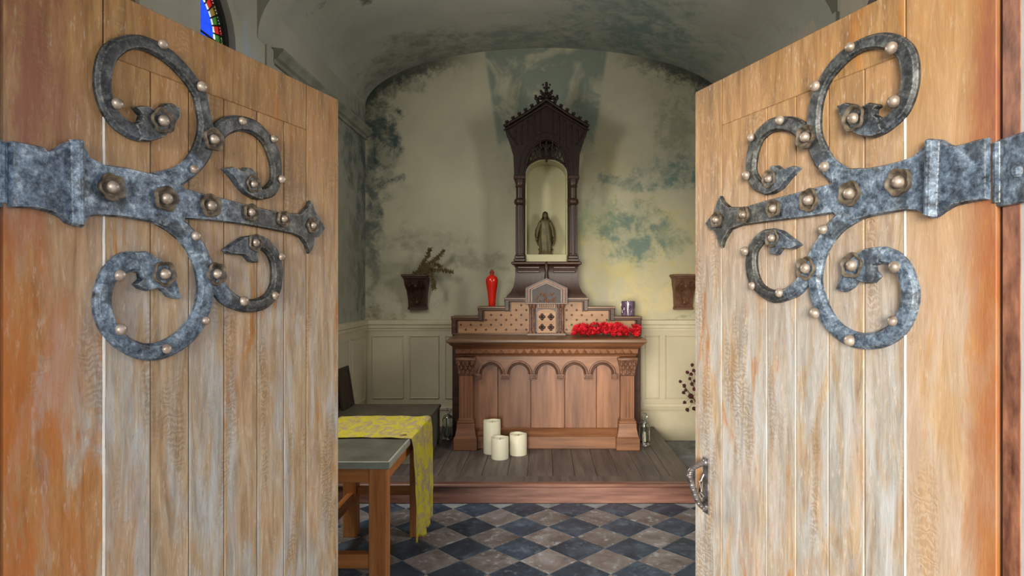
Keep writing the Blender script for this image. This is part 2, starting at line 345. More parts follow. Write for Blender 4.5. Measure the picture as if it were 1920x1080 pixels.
    def build(s,name,mat,parent=None,smooth=None,recalc=True,kind=None):
        me=bpy.data.meshes.new(name); me.from_pydata(s.v,[],s.f)
        if recalc:
            import bmesh
            bm=bmesh.new(); bm.from_mesh(me); bmesh.ops.recalc_face_normals(bm,faces=bm.faces); bm.to_mesh(me); bm.free()
        me.materials.append(mat)
        if smooth is not None:
            me.polygons.foreach_set('use_smooth',[True]*len(me.polygons)); me.update()
            try: me.set_sharp_from_angle(angle=R(smooth))
            except Exception: pass
        me.update(); o=bpy.data.objects.new(name,me); COL.objects.link(o)
        if parent: o.parent=parent
        if kind: o['kind']=kind
        return o
def tag(o,label=None,cat=None,group=None,kind=None):
    for k,v in (('label',label),('category',cat),('group',group),('kind',kind)):
        if v: o[k]=v
    return o
def empty(name,loc=(0,0,0),rz=0):
    o=bpy.data.objects.new(name,None); COL.objects.link(o); o.location=loc; o.rotation_euler=(0,0,rz); o.empty_display_size=.05; return o
def inst(o,name,parent,loc,rz=0,sc=None):
    c=bpy.data.objects.new(name,o.data if hasattr(o,'data') else o); COL.objects.link(c); c.parent=parent; c.location=loc; c.rotation_euler=(0,0,rz)
    if sc: c.scale=sc
    return c
def S(o,label=None): o['kind']='structure'; 
def fr(a,b,n): return [a+(b-a)*i/n for i in range(n+1)]
def cat(P,n=4):
    out=[]
    for k in range(len(P)-1):
        p0=P[max(k-1,0)];p1=P[k];p2=P[k+1];p3=P[min(k+2,len(P)-1)]
        for i in range(n):
            t=i/n
            out.append([.5*((2*b)+(-a+c)*t+(2*a-5*b+4*c-d)*t*t+(-a+3*b-3*c+d)*t**3) for a,b,c,d in zip(p0,p1,p2,p3)])
    out.append(list(P[-1])); return out

# door ironwork measured in leaf coordinates (distance from the hinge, height), metres
IRON={"L":{"ribbons":[[[0.2746,1.8466,0.3331,1.8192],[0.3331,1.8703,0.3928,1.8678],[0.3724,1.9133,0.431,1.9223],[0.392,1.9691,0.4332,1.9793],[0.3866,2.0123,0.4224,2.0222],[0.3764,2.0434,0.4117,2.061],[0.3525,2.0663,0.3866,2.0859],[0.3143,2.0883,0.3525,2.1098],[0.2781,2.0979,0.3143,2.1257],[0.247,2.0976,0.2641,2.1306],[0.2206,2.0863,0.2239,2.121],[0.1983,2.0631,0.1828,2.0945],[0.1874,2.0399,0.1588,2.062],[0.1828,2.0088,0.1495,2.0212],[0.1844,1.9827,0.1501,1.984],[0.1952,1.9591,0.1633,1.9473],[0.2206,1.9418,0.1859,1.921],[0.2387,1.9419,0.2206,1.9068],[0.2538,1.9457,0.247,1.9059]],[[0.4392,1.9347,0.407,1.9633],[0.46,1.956,0.4331,1.9894],[0.4858,1.9789,0.4685,2.017],[0.5215,1.9945,0.5124,2.0321],[0.5588,1.9964,0.5733,2.0341],[0.593,1.9828,0.6208,2.0113],[0.6131,1.9578,0.6548,1.9779],[0.6259,1.9271,0.6645,1.9382],[0.6259,1.8937,0.6629,1.8924],[0.608,1.8705,0.6416,1.8514],[0.5831,1.8611,0.588,1.831],[0.5636,1.8581,0.5541,1.8317]],[[0.2746,1.7393,0.3331,1.7617],[0.318,1.7208,0.3643,1.745],[0.3564,1.6906,0.4032,1.7073],[0.3784,1.6545,0.4267,1.6668],[0.3878,1.624,0.4398,1.6319],[0.3907,1.5931,0.4354,1.5912],[0.3813,1.5556,0.4267,1.5525],[0.3604,1.521,0.4053,1.5064],[0.3255,1.4966,0.3624,1.4686],[0.2852,1.4826,0.3032,1.4465],[0.247,1.4858,0.247,1.4496],[0.2142,1.5032,0.1936,1.4794],[0.1936,1.5285,0.1648,1.5112],[0.1844,1.5556,0.1507,1.5424],[0.1828,1.5823,0.1472,1.5742],[0.1874,1.6044,0.153,1.6087],[0.2014,1.6225,0.1707,1.6454],[0.2239,1.6335,0.2046,1.6721],[0.2403,1.6309,0.2538,1.6764]],[[0.4398,1.639,0.4267,1.6],[0.4576,1.6251,0.4354,1.5876],[0.4852,1.5963,0.4576,1.5641],[0.5186,1.5776,0.5041,1.5446],[0.5585,1.5713,0.5483,1.5373],[0.6004,1.5804,0.6113,1.5468],[0.625,1.6079,0.656,1.5838],[0.6305,1.6399,0.6675,1.6326],[0.625,1.6715,0.6646,1.6732],[0.6058,1.6943,0.6446,1.7085],[0.5792,1.7025,0.6058,1.7336],[0.5585,1.7013,0.5688,1.7384]]],
"polys":[[[0.0018,1.8511],[0.0133,1.8528],[0.0537,1.8524],[0.059,1.8468],[0.0708,1.8503],[0.081,1.8584],[0.0951,1.8714],[0.1136,1.8776],[0.1175,1.8714],[0.1305,1.8652],[0.1346,1.8517],[0.1553,1.8456],[0.167,1.8426],[0.2149,1.8453],[0.2604,1.8436],[0.2856,1.8435],[0.3198,1.846],[0.3501,1.8248],[0.4072,1.82],[0.4689,1.8173],[0.5595,1.8106],[0.6592,1.8072],[0.7394,1.8121],[0.7693,1.8372],[0.7834,1.8562],[0.8051,1.826],[0.8272,1.8078],[0.8499,1.7796],[0.8247,1.7533],[0.8026,1.7484],[0.7954,1.7195],[0.7811,1.6999],[0.7646,1.7253],[0.7439,1.7438],[0.7104,1.7517],[0.6287,1.7563],[0.5129,1.7605],[0.4272,1.7596],[0.3501,1.7563],[0.3445,1.7377],[0.296,1.7319],[0.2767,1.7392],[0.2103,1.7434],[0.1553,1.7415],[0.1366,1.7373],[0.1295,1.7264],[0.1215,1.7154],[0.1077,1.7171],[0.0951,1.7208],[0.0857,1.7297],[0.0653,1.7371],[0.0405,1.7408],[0.0018,1.7379]],[[0.2271,1.9725],[0.247,1.9812],[0.2607,1.9835],[0.2781,1.9773],[0.2852,1.9873],[0.2996,2.001],[0.318,2.0063],[0.337,1.9985],[0.3331,1.9776],[0.318,1.9508],[0.296,1.926],[0.2641,1.9091],[0.2403,1.9068],[0.2271,1.9389],[0.2387,1.9465],[0.242,1.9597],[0.2337,1.9667]],[[0.4622,1.8893],[0.4902,1.8996],[0.5124,1.8952],[0.5215,1.8951],[0.5307,1.9055],[0.5493,1.9073],[0.5636,1.8974],[0.5636,1.8759],[0.5831,1.8611],[0.588,1.831],[0.5588,1.8306],[0.5307,1.8389],[0.5079,1.8529],[0.4858,1.8732]],[[0.2288,1.6076],[0.242,1.6185],[0.2387,1.6339],[0.2271,1.6733],[0.2538,1.6779],[0.2816,1.6636],[0.3143,1.6456],[0.3255,1.6197],[0.3331,1.5901],[0.3408,1.5784],[0.3331,1.5752],[0.3106,1.5805],[0.2923,1.5968],[0.2781,1.5984],[0.2572,1.5937],[0.2403,1.5985]],[[0.4621,1.6918],[0.4899,1.7099],[0.5234,1.729],[0.5688,1.7384],[0.6004,1.7332],[0.5792,1.7025],[0.5688,1.6923],[0.5714,1.6655],[0.5483,1.6665],[0.5284,1.6825],[0.5041,1.6831],[0.4759,1.6835]]],
"studs":[[0.2895,2.1245],[0.3907,2.0649],[0.1868,1.9671],[0.3703,1.8706],[0.5147,2.0171],[0.6259,1.9984],[0.6548,1.896],[0.3744,1.7189],[0.4011,1.5239],[0.2978,1.468],[0.1936,1.5166],[0.1915,1.6253],[0.6548,1.6849],[0.6294,1.5793],[0.5186,1.5672]],
"rosettes":[[0.2888,1.9595],[0.4245,1.9508],[0.5517,1.8662],[0.4169,1.7935],[0.5432,1.7931],[0.6629,1.7893],[0.7858,1.7831],[0.1754,1.7992],[0.2972,1.7933],[0.4332,1.6336],[0.2923,1.6305],[0.5585,1.7165]],
"collar":[[0.097,1.8758],[0.1205,1.8792],[0.1205,1.7133],[0.1009,1.7174]],
"joints":[0.1713,0.2741,0.3716,0.4738,0.5838,0.6844,0.7787,0.9321]},"R":{"ribbons":[[[0.304,1.8619,0.3403,1.8289],[0.3361,1.8842,0.3871,1.8737],[0.3612,1.9192,0.414,1.9236],[0.3762,1.9529,0.4186,1.9698],[0.3784,1.9872,0.4163,1.997],[0.3719,2.026,0.405,2.0423],[0.3528,2.0605,0.3784,2.0786],[0.3239,2.0808,0.3486,2.1056],[0.2923,2.0942,0.3159,2.1203],[0.2584,2.098,0.2732,2.1269],[0.226,2.0893,0.226,2.1228],[0.1985,2.0734,0.1852,2.1055],[0.1819,2.0542,0.153,2.0758],[0.1753,2.0314,0.139,2.045],[0.1737,2.0046,0.1359,2.0098],[0.1786,1.9826,0.1405,1.9772],[0.1885,1.9619,0.1561,1.9443],[0.2053,1.9486,0.1786,1.9269],[0.219,1.9461,0.2087,1.9134]],[[0.4346,1.9413,0.4004,1.9659],[0.4434,1.9531,0.4174,1.9829],[0.4658,1.9716,0.4523,2.0082],[0.4983,1.986,0.4983,2.0235],[0.5321,1.9923,0.547,2.0275],[0.5674,1.9811,0.5935,2.0086],[0.5856,1.9564,0.6204,1.9784],[0.5935,1.9292,0.6304,1.9436],[0.5935,1.9039,0.6287,1.8954],[0.5751,1.8792,0.6042,1.8585],[0.547,1.864,0.5572,1.8374]],[[0.2701,1.743,0.3226,1.7688],[0.311,1.7269,0.3586,1.744],[0.3424,1.7009,0.3878,1.7106],[0.3627,1.6732,0.4116,1.6822],[0.373,1.6443,0.4226,1.6492],[0.376,1.6118,0.4116,1.612],[0.3647,1.5793,0.4028,1.5721],[0.3464,1.5475,0.3835,1.5363],[0.3188,1.5202,0.3545,1.5021],[0.281,1.507,0.3072,1.4772],[0.2487,1.5062,0.2557,1.4711],[0.2178,1.5156,0.2078,1.4814],[0.1915,1.533,0.1663,1.509],[0.1788,1.5592,0.1449,1.5436],[0.1741,1.5847,0.136,1.5824],[0.1756,1.6102,0.1404,1.6127],[0.1851,1.6331,0.154,1.6462],[0.198,1.6463,0.1788,1.6712],[0.2178,1.65,0.2112,1.6846]],[[0.4226,1.6525,0.405,1.6186],[0.4361,1.636,0.4138,1.6087],[0.4638,1.6124,0.4406,1.585],[0.4924,1.5986,0.478,1.5707],[0.5272,1.595,0.5272,1.5626],[0.5636,1.6059,0.5796,1.58],[0.585,1.632,0.6183,1.6137],[0.5932,1.6621,0.6308,1.6558],[0.5905,1.6918,0.6268,1.6938],[0.5742,1.7095,0.6071,1.7267],[0.5556,1.7192,0.5689,1.7478],[0.5323,1.7158,0.5272,1.7496]]],
"polys":[[[0.0059,1.8577],[0.0244,1.8584],[0.0471,1.8564],[0.0634,1.8564],[0.0745,1.8615],[0.0877,1.8727],[0.1111,1.8798],[0.1151,1.8732],[0.1251,1.8659],[0.1416,1.855],[0.1714,1.8502],[0.2073,1.849],[0.2452,1.8499],[0.288,1.8566],[0.3225,1.864],[0.3402,1.8329],[0.3758,1.8322],[0.4613,1.8272],[0.5572,1.8232],[0.637,1.8172],[0.7006,1.825],[0.7249,1.8416],[0.7404,1.8613],[0.7625,1.8307],[0.7689,1.8155],[0.7918,1.802],[0.8084,1.7895],[0.7885,1.7695],[0.7625,1.7592],[0.7498,1.7345],[0.7341,1.7139],[0.7218,1.7364],[0.6946,1.7612],[0.6482,1.7682],[0.5321,1.7677],[0.4174,1.7658],[0.3364,1.7663],[0.309,1.7395],[0.2802,1.7431],[0.238,1.7491],[0.1981,1.7508],[0.1628,1.7516],[0.1374,1.7477],[0.1251,1.7405],[0.1191,1.7342],[0.1111,1.7305],[0.0974,1.7318],[0.0839,1.7396],[0.0653,1.7483],[0.0383,1.7511],[0.0059,1.752]],[[0.3239,1.9993],[0.304,2.0018],[0.2808,1.9921],[0.2676,1.979],[0.2621,1.9806],[0.2438,1.9849],[0.2225,1.9758],[0.219,1.9703],[0.2278,1.9666],[0.2295,1.9565],[0.219,1.9476],[0.2087,1.9134],[0.2331,1.91],[0.2621,1.9182],[0.2885,1.9354],[0.3079,1.9594]],[[0.4368,1.886],[0.4613,1.8938],[0.4889,1.8922],[0.4983,1.8922],[0.5126,1.9051],[0.5321,1.907],[0.5346,1.8935],[0.5272,1.8817],[0.547,1.864],[0.5572,1.8374],[0.5272,1.8366],[0.4983,1.8444],[0.4704,1.8653]],[[0.3265,1.5956],[0.3149,1.6238],[0.2996,1.6515],[0.2773,1.6705],[0.2522,1.6827],[0.2112,1.6846],[0.2178,1.65],[0.2314,1.646],[0.2314,1.6372],[0.2195,1.6237],[0.2348,1.6107],[0.2522,1.6093],[0.2737,1.617],[0.2847,1.6018],[0.3072,1.591]],[[0.5272,1.7496],[0.4973,1.7416],[0.4685,1.7234],[0.4361,1.7022],[0.4591,1.6934],[0.4973,1.6974],[0.5121,1.6823],[0.5349,1.6852],[0.5323,1.7158],[0.5556,1.7192]]],
"studs":[[0.1858,2.0757],[0.2865,2.1145],[0.3828,2.0603],[0.1812,1.9681],[0.357,1.8716],[0.4959,2.011],[0.6015,1.9924],[0.6204,1.8977],[0.3594,1.7311],[0.3835,1.5429],[0.2865,1.4882],[0.1835,1.5348],[0.1794,1.6414],[0.6251,1.6975],[0.5971,1.606],[0.4973,1.588]],
"rosettes":[[0.277,1.9595],[0.4131,1.9512],[0.5346,1.8743],[0.4025,1.8027],[0.5199,1.7975],[0.6342,1.7946],[0.7498,1.7936],[0.1703,1.8076],[0.288,1.8018],[0.4116,1.6455],[0.281,1.6477],[0.5232,1.7241]],
"collar":[[0.1158,1.8795],[0.0876,1.8732],[0.0938,1.7284],[0.1179,1.736]],
"joints":[0.1691,0.265,0.3609,0.4604,0.5604,0.7461,0.8758]}}

# ------------------------------------------------------------------ the room
XL,XR,Y0,Y1=-1.876,1.92,1.05,6.45; XC=.02; YT=4.24
floor=MB().box(XL-.3,XR+.3,.45,Y1+.2,-.12,-.004).build('floor',M['grout']); S(floor)
# floor tiles, set diagonally
def tile_mesh(name,mat):
    a,b=.1680,.1668; i=.006
    vs=[(a,0,-.004),(0,b,-.004),(-a,0,-.004),(0,-b,-.004),(a,0,-.0015),(0,b,-.0015),(-a,0,-.0015),(0,-b,-.0015),(a-i,0,.0),(0,b-i,.0),(-a+i,0,.0),(0,-b+i,.0)]
    fs=[(8,9,10,11)]+[(k,(k+1)%4,4+(k+1)%4,4+k) for k in range(4)]+[(4+k,4+(k+1)%4,8+(k+1)%4,8+k) for k in range(4)]
    me=bpy.data.meshes.new(name); me.from_pydata(vs,[],fs); me.materials.append(mat); me.update(); return me
td,tl=tile_mesh('tile',M['tile_dark']),tile_mesh('tile',M['tile_light'])
for j in range(-2,19):
    for i in range(-11,12):
        if (i+j)%2==0: continue_=True
        x=-.143+.1725*i; y=4.123-.17125*(j)
        # dark diamonds sit on even-even, pale on odd-odd positions
        if (i%2)!=(j%2): continue
        if y<1.25 or y>4.6 or x<XL+.16 or x>XR-.16: continue
        o=inst(td if i%2==0 else tl,'tile',floor,(x,y,random.uniform(-.0012,.0012)))
        o.rotation_euler=(random.uniform(-.003,.003),random.uniform(-.003,.003),random.uniform(-.008,.008))
# ground outside
MBo=MB().box(-6,6,-8,.45,-.16,-.04).build('ground_outside',M['paving']); S(MBo)

# side walls with arched window openings
def side_wall(name,x,yc,r,zs,zb,ztop,mat,t):
    m=MB(); ys=[Y0]+[yc-r*math.cos(math.pi*k/16) for k in range(17)]+[Y1]
    def za(y): return zs+math.sqrt(max(0,r*r-(y-yc)**2))
    quads=[]
    def q(y0,y1,a0,a1,b0,b1):
        o=len(m.v); m.v+=[(x,y0,a0),(x,y1,a1),(x,y1,b1),(x,y0,b0)]; m.f.append((o,o+1,o+2,o+3))
    q(ys[0],ys[1],0,0,ztop,ztop); q(ys[-2],ys[-1],0,0,ztop,ztop)
    for a,b in zip(ys[1:-2],ys[2:-1]):
        q(a,b,za(a),za(b),ztop,ztop); q(a,b,0,0,zb,zb)
        o=len(m.v); m.v+=[(x,a,za(a)),(x,b,za(b)),(x+t,b,za(b)),(x+t,a,za(a))]; m.f.append((o,o+1,o+2,o+3))
        o=len(m.v); m.v+=[(x,a,zb),(x,b,zb),(x+t,b,zb),(x+t,a,zb)]; m.f.append((o,o+1,o+2,o+3))
    for y in (yc-r,yc+r):
        o=len(m.v); m.v+=[(x,y,zb),(x,y,zs),(x+t,y,zs),(x+t,y,zb)]; m.f.append((o,o+1,o+2,o+3))
    # outer skin
    q2=[(x+t,Y0),(x+t,Y1)]
    o=m.build(name,mat,recalc=False); S(o); return o
wl=side_wall('wall_left',XL,3.39,.35,3.05,1.95,4.7,M['wall_side'],-.10)
wr=side_wall('wall_right',XR,3.39,.35,3.05,1.95,4.7,M['wall_side'],.10)
o=MB().box(XL-.15,XR+.15,Y1,Y1+.12,0,4.6).build('wall_back',M['wall_back']); S(o); wb=o
# front wall around the doorway
m=MB(); DL,DR,DT=-.935,.79,2.26
m.box(XL-.4,DL+.006,.62,Y0-.02,-.1,4.9); m.box(DR-.011,XR+.4,.62,Y0-.02,-.1,4.9); m.box(DL-.01,DR+.01,.62,Y0-.02,DT+.06,4.9)
o=m.build('wall_front',M['outside']); S(o)
for nm,x0,x1,z0,z1 in (('trim_1',-.985,-.928,0,DT),('trim_2',.778,.835,0,DT),('trim_3',-.985,.835,DT,DT+.07)):
    o=MB().box(x0,x1,1.0,1.046,z0,z1,.004).build(nm,M['jamb']); S(o)
# chancel vault (stilted ellipse), front face of its arch, front bay vault
def ell(x,a,zs,b): return zs+b*math.sqrt(max(0,1-((x-XC)/a)**2))
a_=(XR-XL)/2+.002
def curve(n,a,zs,b): return [(XC-a*math.cos(math.pi*k/n),zs+b*math.sin(math.pi*k/n)) for k in range(n+1)]
XC=(XL+XR)/2
cv=curve(40,a_,3.50,.62); m=MB()
for k in range(40):
    (xa,za),(xb,zb)=cv[k],cv[k+1]; o_=len(m.v); m.v+=[(xa,YT-.1,za),(xb,YT-.1,zb),(xb,Y1,zb),(xa,Y1,za)]; m.f.append((o_,o_+1,o_+2,o_+3))
ceil=m.build('ceiling',M['vault'],smooth=60,recalc=False); S(ceil)
# transverse rib
ci=curve(40,a_-.004,3.238,.86); m=MB(); ya,yb=4.02,YT
for k in range(40):
    (x0,z0),(x1,z1)=ci[k],ci[k+1]
    o_=len(m.v); m.v+=[(x0,ya,z0),(x1,ya,z1),(x1,yb,z1),(x0,yb,z0),(x0,ya,max(4.75,z0)),(x1,ya,4.75),(x0,yb,4.75),(x1,yb,4.75)]
    m.f+=[(o_,o_+1,o_+2,o_+3),(o_,o_+4,o_+5,o_+1),(o_+3,o_+2,o_+7,o_+6)]
o=m.build('ceiling_rib',M['vault'],smooth=40,recalc=False); S(o)
m=MB(); cf=curve(32,a_,3.9,.75)
for k in range(32):
    (xa,za),(xb,zb)=cf[k],cf[k+1]; o_=len(m.v); m.v+=[(xa,Y0-.1,za),(xb,Y0-.1,zb),(xb,4.05,zb),(xa,4.05,za)]; m.f.append((o_,o_+1,o_+2,o_+3))
o=m.build('ceiling_front_bay',M['vault'],smooth=60,recalc=False); S(o)
o=MB().box(XL-.5,XR+.5,.6,Y1+.3,4.8,4.95).build('roof',M['outside']); S(o)
# pilasters
o=MB().box(XL-.02,-1.62,2.45,2.907,0,3.9,.01).build('trim_4',M['wall_side']); S(o)
o=MB().box(1.68,XR+.02,2.45,2.907,0,3.9,.01).build('trim_5',M['wall_side']); S(o)
m=MB().box(XL-.01,XL+.018,4.13,YT,0,3.24,.006).build('trim_6',M['vault']); S(m)
m=MB().box(XR-.03,XR+.01,3.99,YT,0,3.40,.006).build('trim_7',M['vault']); S(m)
# cornice, chair rails, baseboards, wainscot
def mould(name,prof,run,mat,side):   # prof: list of (out,z); run along y on side walls or x on the back wall
    m=MB(); n=len(prof)
    vs=[]
    for q in run:
        for o_,z in prof:
            if side=='L': vs.append((XL+o_,q,z))
            elif side=='R': vs.append((XR-o_,q,z))
            else: vs.append((q,Y1-o_,z))
    fs=[(i,i+1,n+i+1,n+i) for i in range(n-1)]+[tuple(range(n)),tuple(range(2*n-1,n-1,-1))]
    m.add(vs,fs); o=m.build(name,mat,smooth=30); S(o); return o
corn=[(0,3.15),(.02,3.15),(.025,3.175),(.05,3.185),(.065,3.21),(.085,3.225),(.085,3.245),(0,3.255)]
mould('trim_8',corn,(YT-.02,Y1),M['cornice'],'L'); mould('trim_9',corn,(YT-.02,Y1),M['cornice'],'R')
rail=[(0,1.155),(.016,1.155),(.018,1.175),(.030,1.18),(.034,1.21),(.046,1.22),(.05,1.245),(.05,1.262),(0,1.268)]
for nm,sd in (('trim_10','L'),('trim_11','R')): mould(nm,rail,(1.1,Y1),M['trim'],sd)
mould('trim_12',rail,(XL,XR),M['trim'],'B')
low=[(0,.30),(.014,.30),(.018,.32),(.03,.325),(.034,.345),(.02,.36),(.016,.385),(0,.39)]
mould('baseboard_back',[(0,0),(.012,0),(.012,.30)]+low[1:],(XL,XR),M['trim'],'B')
mould('baseboard_left',[(0,0),(.012,0),(.012,.30)]+low[1:],(1.1,Y1),M['trim'],'L')
mould('baseboard_right',[(0,0),(.012,0),(.012,.30)]+low[1:],(1.1,Y1),M['trim'],'R')
wn=MB().box(XL,XR,Y1-.008,Y1+.002,.0,1.16).build('trim_13',M['wainscot']); S(wn)
wn2=MB().box(XL,XL+.008,1.1,Y1,0,1.16).build('trim_14',M['wainscot']); S(wn2)
wn3=MB().box(XR-.008,XR,1.1,Y1,0,1.16).build('trim_15',M['wainscot']); S(wn3)
def pn(x0,x1,par,side='B'):
    m=MB()
    def fb(a,b,c,d,h,e):
        if side=='B': m.box(a,b,Y1-h,Y1-.006,c,d,e)
        elif side=='L': m.box(XL+.006,XL+h,a,b,c,d,e)
        else: m.box(XR-h,XR-.006,a,b,c,d,e)
    fb(x0,x1,.44,1.10,.012,.003)
    for a,b,c,d in ((x0,x1,1.088,1.10),(x0,x1,.44,.452),(x0,x0+.012,.44,1.10),(x1-.012,x1,.44,1.10)): fb(a,b,c,d,.022,.004)
    m.build('panel',M['wainscot'],par)
for a,b in ((-1.80,-1.47),(-1.41,-1.10),(-1.04,-.6),(-.5,.5),(.6,1.02),(1.06,1.21),(1.27,1.84)): pn(a,b,wn)
for k in range(7): pn(2.95+k*.5,3.38+k*.5,wn2,'L'); pn(2.95+k*.5,3.38+k*.5,wn3,'R')

# stained glass windows
def window(name,x,sx):
    root=empty(name,(x,3.39,0)); S(root)
    r=.35; zs=3.05; zb=1.95
    def ring(r0,r1,a0,a1,mat,nm,th=.006,n=3):
        m=MB(); vs=[]
        for k in range(n+1):
            a=a0+(a1-a0)*k/n
            for rr in (r0,r1):
                for t in (-th,th): vs.append((t,-rr*math.cos(a),zs+rr*math.sin(a)))
        for k in range(n):
            b=4*k; m.f+=[(b,b+4,b+6,b+2),(b+1,b+3,b+7,b+5),(b,b+1,b+5,b+4),(b+2,b+6,b+7,b+3)]
        m.v=vs; m.f+=[(0,2,3,1),(4*n,4*n+1,4*n+3,4*n+2)]; return m.build(nm,mat,root)
    ring(r-.045,r,0,math.pi,M['lead'],'frame',.02,24)
    m=MB(); 
    for sgn in (-1,1): m.box(-.02,.02,min(sgn*r,sgn*(r-.045)),max(sgn*r,sgn*(r-.045)),zb,zs)
    m.box(-.02,.02,-r,r,zb,zb+.045); m.build('frame',M['lead'],root)
    cols=['red','olive','green','red','olive','green','red','green','olive','red','green','red','olive','green','red','green']
    N=16
    for k in range(N):
        a0=math.pi*k/N+.012; a1=math.pi*(k+1)/N-.012
        ring(.225,.300,a0,a1,M['pane_'+cols[k]],'pane',.003)
        for q in range(3):
            aa=a0+(a1-a0)*(q+.5)/3; MBb=MB().ball((0,-.292*math.cos(aa),zs+.292*math.sin(aa)),.0065,6,4); MBb.build('bead',M['pane_white'],root)
    ring(.207,.220,0,math.pi,M['pane_white'],'pane',.004,24)
    for a,b in ((0,.5),(.5,1)): ring(.01,.202,math.pi*a+.02,math.pi*b-.02,M['pane_blue' if b<1 or sx<0 else 'pane_ltblue'],'pane',.003,10)
    for k in range(6):
        z0=zb+.05+k*.176; z1=z0+.168
        for s_ in (-1,1):
            m=MB().box(-.003,.003,min(s_*.225,s_*.3),max(s_*.225,s_*.3),z0,z1); m.build('pane',M['pane_'+cols[k]],root)
            m=MB().box(-.003,.003,min(s_*.005,s_*.202),max(s_*.005,s_*.202),z0,z1); m.build('pane',M['pane_blue' if k%2 else 'pane_ltblue'],root)
    m=MB().box(-.005,.005,-.005,.005,zb,zs+.2)
    for k in range(7): m.box(-.005,.005,-.31,.31,zb+.04+k*.176,zb+.05+k*.176)
    for k in range(N+1):
        a=math.pi*k/N; m.tube([(0,-.205*math.cos(a),zs+.205*math.sin(a)),(0,-.31*math.cos(a),zs+.31*math.sin(a))],.005,5)
    m.build('lead_came',M['lead'],root)
    return root
window('window_1',XL-.06,-1); window('window_2',XR+.06,1)

